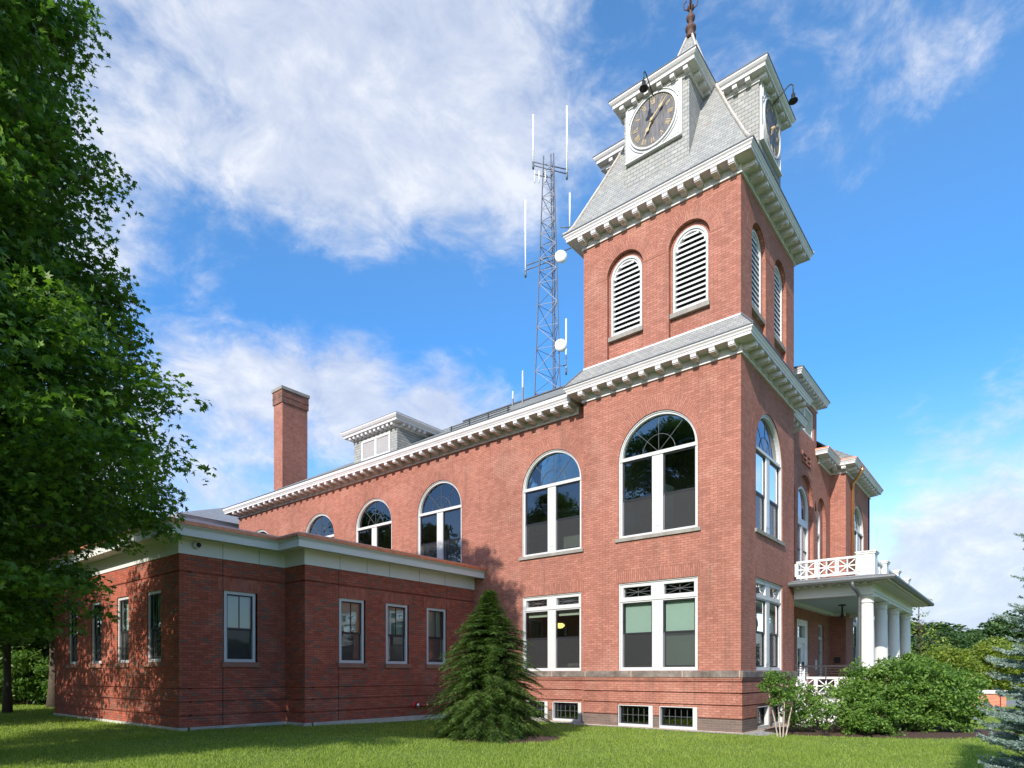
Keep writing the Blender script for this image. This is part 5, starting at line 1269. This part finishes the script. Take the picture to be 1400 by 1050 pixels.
def tcopy(src, label, loc, s=1.0, rz=0.0, group=None, leafm=None):
    c = copy_tree(src); c.location = (loc[0], loc[1], gzf(loc[0], loc[1])-0.02); c.rotation_euler = (0, 0, rz); c.scale = (s, s, s); c['label'] = label
    if group: c['group'] = group
    return c

# the big maple whose crown fills the left of the view (trunk just outside it)
p = cw(-11.0, 9.5)
MAP = [(2.3, 3.6), (3.0, 4.0), (3.5, 3.7), (3.9, 4.2), (4.3, 5.0), (4.8, 5.75), (6.0, 5.7), (7.0, 5.2), (7.6, 4.2), (8.4, 4.75), (8.9, 4.7), (9.5, 3.9), (10.3, 4.4), (10.9, 4.2), (11.6, 3.7), (12.4, 4.4), (13.5, 4.2), (14.6, 3.4), (15.3, 1.6)]
tree('maple_tree', 'huge dark green maple crown filling the left of the view before the brick wing', 'tree', p, MAP, 1600, 150, 0.086, 'maple_leaf', 13.5, 0.38, 11, MAPLE, (0.5, 0.95), nl=110, lumps=0.09, flat=0.32, inner=0.10, only=lambda a, z: (math.cos(a)*RX+math.sin(a)*RY > -0.25) or random.random() < 0.22, zstart=0.16, r0=0.13)

# hemlock in front of the wall
def hemlock(loc):
    t = empty('hemlock_tree', (loc[0], loc[1], gzf(*loc[:2])+0.03)); tag(t, 'young bushy green hemlock in a mulch ring before the inner corner of the walls', 'conifer')
    rng = np.random.default_rng(5); H = 3.62; P = []; N = []; A = []; tw = MB()
    quads = []
    def strip_q(a, b, w0, w1, nrm):
        d = b-a; s = np.cross(d, nrm); s /= np.linalg.norm(s)+1e-9
        quads.extend([a-s*w0, a+s*w0, b+s*w1, b-s*w1])
    nb = 720
    for i in range(nb):
        tz = (i+rng.uniform(-.5, .5))/nb; z = 0.10+(H-0.25)*tz**1.25
        a = i*2.39996+rng.uniform(-.25, .25)
        Rz = float(np.interp(z, [0.1, 0.5, 1.0, 1.8, 2.5, 3.0, 3.35, 3.6], [1.25, 1.40, 1.34, 1.06, 0.68, 0.32, 0.11, 0.02]))*(1+0.08*math.sin(2*a+1)+0.10*math.sin(z*7+a*3))
        L = Rz*rng.uniform(0.72, 1.12)+0.06
        dr = np.array([math.cos(a), math.sin(a), 0.0]); side = np.array([-math.sin(a), math.cos(a), 0.0])
        rise = 0.25+0.5*(z/H); droop = 0.42
        seg = 14; pts = []
        for k in range(seg+1):
            s = k/seg*L; pts.append(np.array([0, 0, z])+dr*s+np.array([0, 0, 1.0])*(rise*s-droop*s*s/max(L, .35)*1.15))
        tw.tube([Vector(q) for q in pts[::3]], [0.012*(1-j/6)+0.002 for j in range(len(pts[::3]))], 4, cap=False)
        nt = int(10+L*24)
        for k in range(nt):
            s = 0.18+0.82*(k+0.5)/nt; q = pts[min(int(s*seg), seg-1)]; q2 = pts[min(int(s*seg), seg-1)+1]; fr_ = s*seg-int(s*seg); q = q+(q2-q)*min(max(fr_, 0), 1)
            ax = (q2-pts[min(int(s*seg), seg-1)]); ax /= np.linalg.norm(ax)
            sg = 1 if k % 2 else -1; tl = (0.10+0.24*(1-abs(2*s-0.9))*min(L, 1.0))*rng.uniform(.7, 1.2)*(1.0 if z < 2.8 else 0.7)
            td = ax*0.75+side*sg*0.8*rng.uniform(0.7, 1.15); td /= np.linalg.norm(td)
            nrm = np.array([rng.normal()*.25, rng.normal()*.25, 1.0])
            m_ = q+td*tl*.55+np.array([0, 0, -0.01]); e_ = q+td*tl+np.array([0, 0, -0.05*rng.uniform(.4, 1.6)])
            nq = max(3, int(tl/0.022))
            for j in range(nq):
                u = (j+0.5)/nq; base = q+(m_-q)*min(1, u/.55) if u < .55 else m_+(e_-m_)*((u-.55)/.45)
                for sg2 in (-1, 1):
                    nd = td*0.75+np.cross(nrm, td)*sg2*0.75+rng.normal(size=3)*.16; nl_ = 0.034*(1.15-0.6*u)
                    strip_q(base, base+nd*nl_, 0.009, 0.004, nrm)
    v = np.array(quads); f = np.arange(len(v)).reshape(-1, 4)
    raw_mesh('needles', v, f, 'hemlock_needle', t)
    tw.build('twigs', 'bark', t, recalc=False)
    mb = MB(); mb.tube([(0, 0, -0.1), (0.02, 0, 1.2), (0, 0.02, 2.4), (0.01, 0, H-0.05)], [0.07, 0.05, 0.03, 0.006], 8); mb.build('trunk', 'bark', t, smooth=True)
hemlock((hx, hy))

def blue_spruce(loc):
    t = empty('blue_spruce', (loc[0], loc[1], gzf(*loc[:2])-0.02)); tag(t, 'silvery blue spruce with spiky horizontal branches at the right edge of the lawn', 'conifer')
    rng = np.random.default_rng(9); H = 4.7; quads = []; tw = MB()
    def shoot(a, d, L, dens=1.0):
        d = d/np.linalg.norm(d); tw.tube([Vector(a), Vector(a+d*L)], [0.0045, 0.003], 4, cap=False)
        n = int(L/0.0021*dens); o1 = np.cross(d, [0.3, 0.1, 1.0]); o1 /= np.linalg.norm(o1); o2 = np.cross(d, o1)
        u = rng.uniform(0, 1, n); ph = rng.uniform(0, 2*math.pi, n)
        for uu, pp in zip(u, ph):
            rdir = o1*math.cos(pp)+o2*math.sin(pp); base = a+d*L*uu; nd = d*0.75+rdir*0.8; nl_ = 0.027*rng.uniform(.8, 1.15)
            s = np.cross(nd, rng.normal(size=3)); s /= np.linalg.norm(s)+1e-9
            e_ = base+nd*nl_; quads.extend([base-s*.0034, base+s*.0034, e_+s*.0018, e_-s*.0018])
    toward = math.atan2(CAMY-loc[1], CAMX-loc[0]); lft = math.atan2(-RY, -RX)
    whz = [0.15+0.19*i for i in range(24)]
    for w_ in whz:
        nb = 17 if w_ < 3 else 10
        for k in range(nb):
            a = 2*math.pi*(k+rng.uniform(-.3, .3))/nb+w_*2.1
            dl = abs((a-lft+math.pi) % (2*math.pi)-math.pi)
            L = 1.15*(1-w_/H)**0.62*rng.uniform(.78, 1.1)+0.08
            dr = np.array([math.cos(a), math.sin(a), 0.0]); side = np.array([-math.sin(a), math.cos(a), 0.0]); up = np.array([0, 0, 1.0])
            z0 = w_+rng.uniform(-.08, .08); far = dl > 1.75
            def pt(s): return up*z0+dr*s+up*(0.02*s+0.07*s*s-0.05*math.sin(s*2.4))
            tw.tube([Vector(pt(L*j/5)) for j in range(6)], [0.017*(1-j/6)+.003 for j in range(6)], 5, cap=False)
            step = 0.085 if not far else 0.16
            s = 0.25*L
            while s < L:
                for sg in (-1, 1):
                    sl = (0.30*(1-s/L)**0.7+0.09)*rng.uniform(.8, 1.15)*min(1, L)
                    d1 = dr*0.72+side*sg*0.72+up*rng.uniform(-.05, .22); b0 = pt(s)
                    shoot(b0, d1, sl, 0.45 if far else 1)
                    if sl > 0.16 and not far:
                        for q_ in (0.35, 0.65):
                            for s2 in (-1, 1):
                                d2 = d1*0.7+np.cross(up, d1)*s2*0.6+up*rng.uniform(-.05, .25); shoot(b0+d1/np.linalg.norm(d1)*sl*q_, d2, sl*0.42)
                s += step
            shoot(pt(L*0.25), (pt(L)-pt(L*.25)), np.linalg.norm(pt(L)-pt(L*.25)), .6 if not far else .3)
            shoot(pt(L), pt(L)-pt(L*.9)+up*0.02, 0.12)
    v = np.array(quads); f = np.arange(len(v)).reshape(-1, 4); print('blue spruce needles', len(f))
    raw_mesh('needles', v, f, 'blue_needle', t); tw.build('branches', 'bark', t, recalc=False)
    mb = MB(); mb.tube([(0, 0, -0.1), (0, 0, 2), (0, 0, H)], [0.09, 0.06, 0.01], 10); mb.build('trunk', 'bark', t, smooth=True)
blue_spruce(cw(6.52, 6.9))

# shrubs in the bed before the porch
def shrub(name, label, loc, h, rad, n, per, ls, leafm, seed, group=None, stems=18, zlow=0.12, flat=0.6, barkm='bark', crr=(0.16, 0.34)):
    t = empty(name, (loc[0], loc[1], gzf(*loc[:2]))); tag(t, label, 'shrub', group)
    rng = np.random.default_rng(seed); cl = []
    ph = rng.uniform(0, 6.28, 4)
    while len(cl) < n:
        q = rng.normal(size=3); q /= np.linalg.norm(q); 
        if q[2] < -0.75: continue
        s = rng.uniform(0.15, 1)**0.4; lump = 1+0.13*math.sin(4*math.atan2(q[1], q[0])+ph[0]+3*q[2])+0.09*math.sin(9*q[2]+ph[1]+q[0]*4)
        wq = math.sqrt(max(0.05, 1-abs(q[2])**3))/max(0.2, math.hypot(q[0], q[1])); c = (q[0]*wq*rad*s*lump, q[1]*wq*rad*s*lump, h*(0.45+0.54*q[2]*s*lump), rng.uniform(*crr))
        if c[2] < zlow: continue
        cl.append(c)
    v, f = crown_mesh(cl, per, ls, OVAL, seed+1, updir=0.6, flat=flat); raw_mesh('foliage', v, f, leafm, t)
    mb = MB(); r_ = random.Random(seed)
    for c in r_.sample(cl, stems):
        e_ = Vector(c[:3]); b_ = Vector((c[0]*.12+r_.uniform(-.05, .05), c[1]*.12+r_.uniform(-.05, .05), -0.05)); m_ = b_.lerp(e_, .5)+Vector((0, 0, .12))
        mb.tube([b_, m_, e_], [0.016, 0.010, 0.004], 5)
    mb.build('stems', barkm, t, recalc=False); return t
GS = 'shrubs in the mulch bed before the porch'
shrub('shrub', 'lower loose light green shrub nearest the tower corner with the white lattice showing through', cw(8.25, 16.8), 1.40, 0.95, 105, 48, 0.043, 'shrub_leaf', 21, GS, crr=(.14, .25))
shrub('shrub', 'middle green shrub of the row, half hiding the porch columns', cw(10.0, 17.2), 2.0, 1.10, 270, 60, 0.047, 'shrub_leaf', 22, GS, crr=(.14, .3))
shrub('shrub', 'largest densest dark green shrub, rounded, at the right end of the mulch bed', cw(11.35, 17.7), 2.12, 1.42, 460, 70, 0.050, 'shrub_leaf', 23, GS, crr=(.15, .32))
shrub('shrub', 'small low green shrub in front of the porch pier between the larger ones', cw(9.2, 16.3), 0.95, 0.62, 90, 60, 0.045, 'shrub_leaf', 24, GS, crr=(.13, .25))
# little pale-stemmed tree by the corner
t = empty('young_tree', (*cw(6.78, 15.9)[:2], 0)); tag(t, 'small leafy sapling with several bare pale stems beside the tower corner', 'sapling')
rng = np.random.default_rng(31); cl = []
while len(cl) < 75:
    q = rng.normal(size=3); q /= np.linalg.norm(q); s = rng.uniform(.2, 1)**.5
    cl.append((q[0]*.50*s, q[1]*.50*s, 1.25+q[2]*.48*s-0.1*abs(q[0]), rng.uniform(.09, .17)))
v, f = crown_mesh(cl, 42, 0.038, OVAL, 32, updir=.6, flat=.6); raw_mesh('crown', v, f, 'shrub_leaf', t)
mb = MB(); r_ = random.Random(3)
for (x0, x1) in ((-.09, -.28), (-.03, -.10), (.03, .07), (.09, .27)):
    mb.tube([(x0*RX, x0*RY, -0.05), ((x0+x1)*.5*RX+.02, (x0+x1)*.5*RY, .45), (x1*RX, x1*RY, .85), (x1*1.3*RX, x1*1.3*RY, 1.35)], [.020, .016, .012, .005], 7)
    for _ in range(5):
        c = r_.choice(cl); mb.tube([(x1*RX, x1*RY, .85), (c[0]*.6, c[1]*.6, c[2]-.1), c[:3]], [.010, .007, .003], 5)
mb.build('stems', 'pale_bark', t, recalc=False)

# ---- woodland and garden trees behind
WP = [(1.2, 1.6), (2.5, 3.2), (4.5, 4.1), (7.0, 3.8), (9.0, 2.9), (10.6, 1.2)]
GB = 'woodland trees beyond the left end of the brick wing'
w1 = tree('woodland_tree', 'slim dark trunked tree at the far left edge beyond the lawn', 'tree', cw(-19.15, 24.0), [(2.6, 2.2), (4.5, 3.6), (7, 3.8), (9.5, 2.9), (11.2, 1.0)], 260, 70, 0.13, 'dark_leaf', 10, 0.13, 41, DIAM, (0.7, 1.2), GB, nl=24, zstart=.3)
w2 = tree('woodland_tree', 'dark trunked tree standing hard against the far end of the low brick wing', 'tree', cw(-20.2, 28.0), [(3.6, 2.2), (5.5, 3.4), (8, 3.8), (10.5, 2.9), (12.2, 1.0)], 260, 70, 0.13, 'dark_leaf', 10.5, 0.27, 42, DIAM, (0.7, 1.2), GB, nl=24, zstart=.35)
w3 = tree('woodland_tree', 'sunlit yellow-green tree seen between the two dark trunks', 'tree', cw(-27.5, 36), [(0.4, 3.0), (2.0, 4.2), (4.5, 4.4), (7.0, 3.8), (9.2, 2.6), (10.6, 1.0)], 300, 80, 0.15, 'wood_leaf', 9.5, 0.2, 43, DIAM, (0.8, 1.4), GB, nl=20)
tcopy(w3, 'tall light green tree whose top shows above the flat roof of the brick wing', cw(-17.5, 40), 1.08, 1.1, GB)
tcopy(w3, 'pale green tree behind the far corner of the brick wing roof', cw(-24, 41), 1.15, 2.4, GB)
tcopy(w3, 'light green tree deep in the wood at the left picture edge', cw(-35, 42), 1.2, 4.0, GB)
tcopy(w1, 'dark leaning woodland tree behind the slim trunked one', cw(-26.5, 32), 1.0, 2.0, GB)
GU = 'bushes under the woodland edge'
u1 = shrub('bush', 'sunlit low bush at the wood edge, nearest the brick wing', cw(-20.8, 31.5), 2.6, 2.0, 150, 60, 0.10, 'wood_leaf', 51, GU, crr=(.3, .6))
for i, (r_, f_, s, lab) in enumerate(((-24.0, 31, 1.0, 'round bright bush at the wood edge between the two trunks'), (-26.5, 33, 1.25, 'bright bush at the left picture edge below the trees'), (-31, 37, 1.7, 'tall back bush in the gap of the wood at the left'), (-22.8, 36, 1.5, 'taller bush farther back behind the nearest bush of the wood edge'))):
    tcopy(u1, lab, cw(r_, f_), s, i*1.3+.4, GU)

GR = 'trees beyond the shrubs on the right'
rr_ = tree('garden_tree', 'round dark green tree beyond the shrubs, just right of the porch columns', 'tree', cw(37.5, 56), [(0.6, 3.0), (2.0, 4.0), (3.6, 3.6), (4.8, 2.2), (5.4, .8)], 230, 70, 0.16, 'dark_leaf', 4.6, 0.2, 61, DIAM, (0.7, 1.2), GR, nl=16)
yy_ = tree('garden_tree', 'yellow-green leafy tree beyond the road behind the blue spruce', 'tree', cw(36, 47), [(0.5, 2.0), (1.6, 2.9), (2.8, 2.8), (3.8, 1.8), (4.3, .6)], 200, 70, 0.12, 'yellow_leaf', 3.8, 0.12, 62, DIAM, (0.6, 1.0), GR, nl=16)
tcopy(yy_, 'smaller yellow-green tree left of the other, above the brick pier', cw(31.5, 46), .85, 2.0, GR)
tcopy(yy_, 'yellow-green tree at the right picture edge behind the spruce branches', cw(42, 50), 1.15, 4.0, GR)
tcopy(rr_, 'tall dark tree behind the yellow-green ones, its top darkest against the clouds', cw(49, 62), 1.35, 1.7, GR)
tcopy(rr_, 'dark low tree behind the end of the porch', cw(33, 60), 0.9, 3.1, GR)
tcopy(rr_, 'dark distant tree at the right picture edge', cw(58, 68), 1.4, 5.0, GR)
tcopy(rr_, 'dark low tree between the round tree and the tall one', cw(43.5, 60), 1.0, 4.2, GR)
tree('birch_sapling', 'thin airy sapling with sparse leaves against the clouds right of the porch columns', 'tree', cw(20.6, 32), [(1.5, .6), (2.8, 1.3), (4.2, 1.4), (5.2, .8), (5.7, .3)], 60, 14, 0.075, 'yellow_leaf', 5.2, 0.03, 71, OVAL, (0.3, .55), nl=40, barkm='bark', r0=.02)
# treeline that closes the horizon
GT = 'distant treeline'
k = 0
for i, deg in enumerate(range(-64, 360-64, 9)):
    a = R(deg); d_ = 150+25*math.sin(i*2.3)
    x, y = CAMX+d_*math.cos(a), CAMY+d_*math.sin(a)
    vis = (x-CAMX)*FX_+(y-CAMY)*FY_ > 0
    c = tcopy(rr_, 'dark green far tree of the row closing the horizon', (x, y), 2.3+0.5*math.sin(i*1.7), i*1.1, GT); c.scale = (4.2, 4.2, 1.9+0.3*math.sin(i*1.7))
    for ch in [q for q in bpy.data.objects if q.parent is c]: pass

# big trees behind the photographer's left: they shade the lawn and show in the window panes
GX = 'tall trees standing behind the left of the viewpoint'
BP = [(2.8, 3.5), (5, 6.0), (8, 6.8), (11, 6.0), (14, 4.4), (16.5, 1.6)]
big = tree('shade_tree', 'tall broad shade tree out of view to the left, nearest the viewpoint', 'tree', (-37.0, 17.0), BP, 420, 90, 0.17, 'maple_leaf', 14, 0.4, 81, DIAM, (1.0, 1.7), GX, nl=30)
for x, y, s, lab in ((-42, 27, 1.0, 'tall shade tree out of view to the left, beyond the nearest'), (-34, 34, 1.05, 'third tall shade tree out of view to the left'), (-27, 46, 1.0, 'farthest tall shade tree out of view to the left'), (-52, 10, 1.0, 'tall shade tree far behind the viewpoint'), (-38, -14, 0.9, 'tall shade tree behind the right of the viewpoint')):
    tcopy(big, lab, (x, y), s, x*.7, GX)

tree('side_maple', 'broad maple out of view at the left beside the far end of the brick wing', 'tree', (-18.0, 19.5), [(2.6, 3.0), (4.5, 5.0), (7, 5.2), (10, 4.2), (12.5, 2.6), (14, 1.0)], 420, 110, 0.11, 'maple_leaf', 11.5, 0.3, 85, DIAM, (0.7, 1.2), nl=30)
# low brick pier at the right
pr_ = empty('brick_pier', (*cw(23.2, 31.5)[:2], 0)); tag(pr_, 'low red brick wall end with pale flat capstone beyond the right end of the shrubs', 'wall')
pr_.rotation_euler = (0, 0, 0)
yaw = math.atan2(RY, RX)+R(-12); pr_.rotation_euler = (0, 0, yaw)
mb = MB(); mb.box(-2.6, 0.85, -0.25, 0.25, -0.3, 0.62); mb.build('brick_body', 'wall_brick_far', pr_)
mb = MB(); mb.box(0.90, 1.12, -0.25, 0.25, -0.3, 0.62); mb.build('end_pier', 'wall_brick_far', pr_)
mb = MB(); mb.box(0.84, 0.91, -0.18, 0.18, -0.3, 0.60); mb.build('joint', 'black_metal', pr_)
mb = MB(); mb.box(-2.7, 1.16, -0.34, 0.34, 0.62, 0.78); mb.build('capstone', 'white_paint', pr_)

# ---- grass: short blades over the lawn, thickest where it is nearest
rng = np.random.default_rng(99); NB = 330000
f_ = 7.5*np.exp(rng.uniform(0, 1, NB)*math.log(34/7.5)); s_ = rng.uniform(-0.95, 0.95, NB)*f_
X = CAMX+s_*RX+f_*FX_; Y = CAMY+s_*RY+f_*FY_
ok = ~(((X > MX-0.55) & (Y > -0.4) & (X < 18)) | ((X > AXX-0.05) & (Y > JY-0.03) & (X < MX) & (Y < AB)) & ~((X < JX) & (Y < AY)))
ok &= ~((X > -0.40) & (X < 5) & (Y > -0.72) & (Y < 5.2))
ok &= ((X-mxx)**2+(Y-myy)**2 > 1.18**2)
rx_, ry_ = X-sx, Y-sy; ra = math.atan2(RY, RX)+R(7); lu = rx_*math.cos(ra)+ry_*math.sin(ra); lv = -rx_*math.sin(ra)+ry_*math.cos(ra)
ok &= ((lu/3.65)**2+(lv/2.05)**2 > 1.0); ok &= ~((X > PL-0.1) & (Y > -2.5) & (X < 18))
X, Y, ff = X[ok], Y[ok], f_[ok]; n = len(X); Z = gz(X, Y)
hgt = rng.uniform(0.025, 0.062, n)*(1+0.3*np.sin(X*1.3)*np.sin(Y*1.7)); az = rng.uniform(0, 6.28, n); ln = rng.uniform(0.1, 0.7, n)*hgt; wdt = 0.0035+0.00055*ff
la = rng.uniform(0, 6.28, n)
v = np.zeros((n, 3, 3)); v[:, 0] = np.stack([X-np.cos(az)*wdt, Y-np.sin(az)*wdt, Z-0.003], 1); v[:, 1] = np.stack([X+np.cos(az)*wdt, Y+np.sin(az)*wdt, Z-0.003], 1)
v[:, 2] = np.stack([X+np.cos(la)*ln, Y+np.sin(la)*ln, Z+hgt], 1)
g = raw_mesh('grass', v.reshape(-1, 3), np.arange(n*3).reshape(n, 3), 'grass_blade', kind='stuff'); tag(g, 'short green mown grass blades covering the lawn around the building', 'grass')
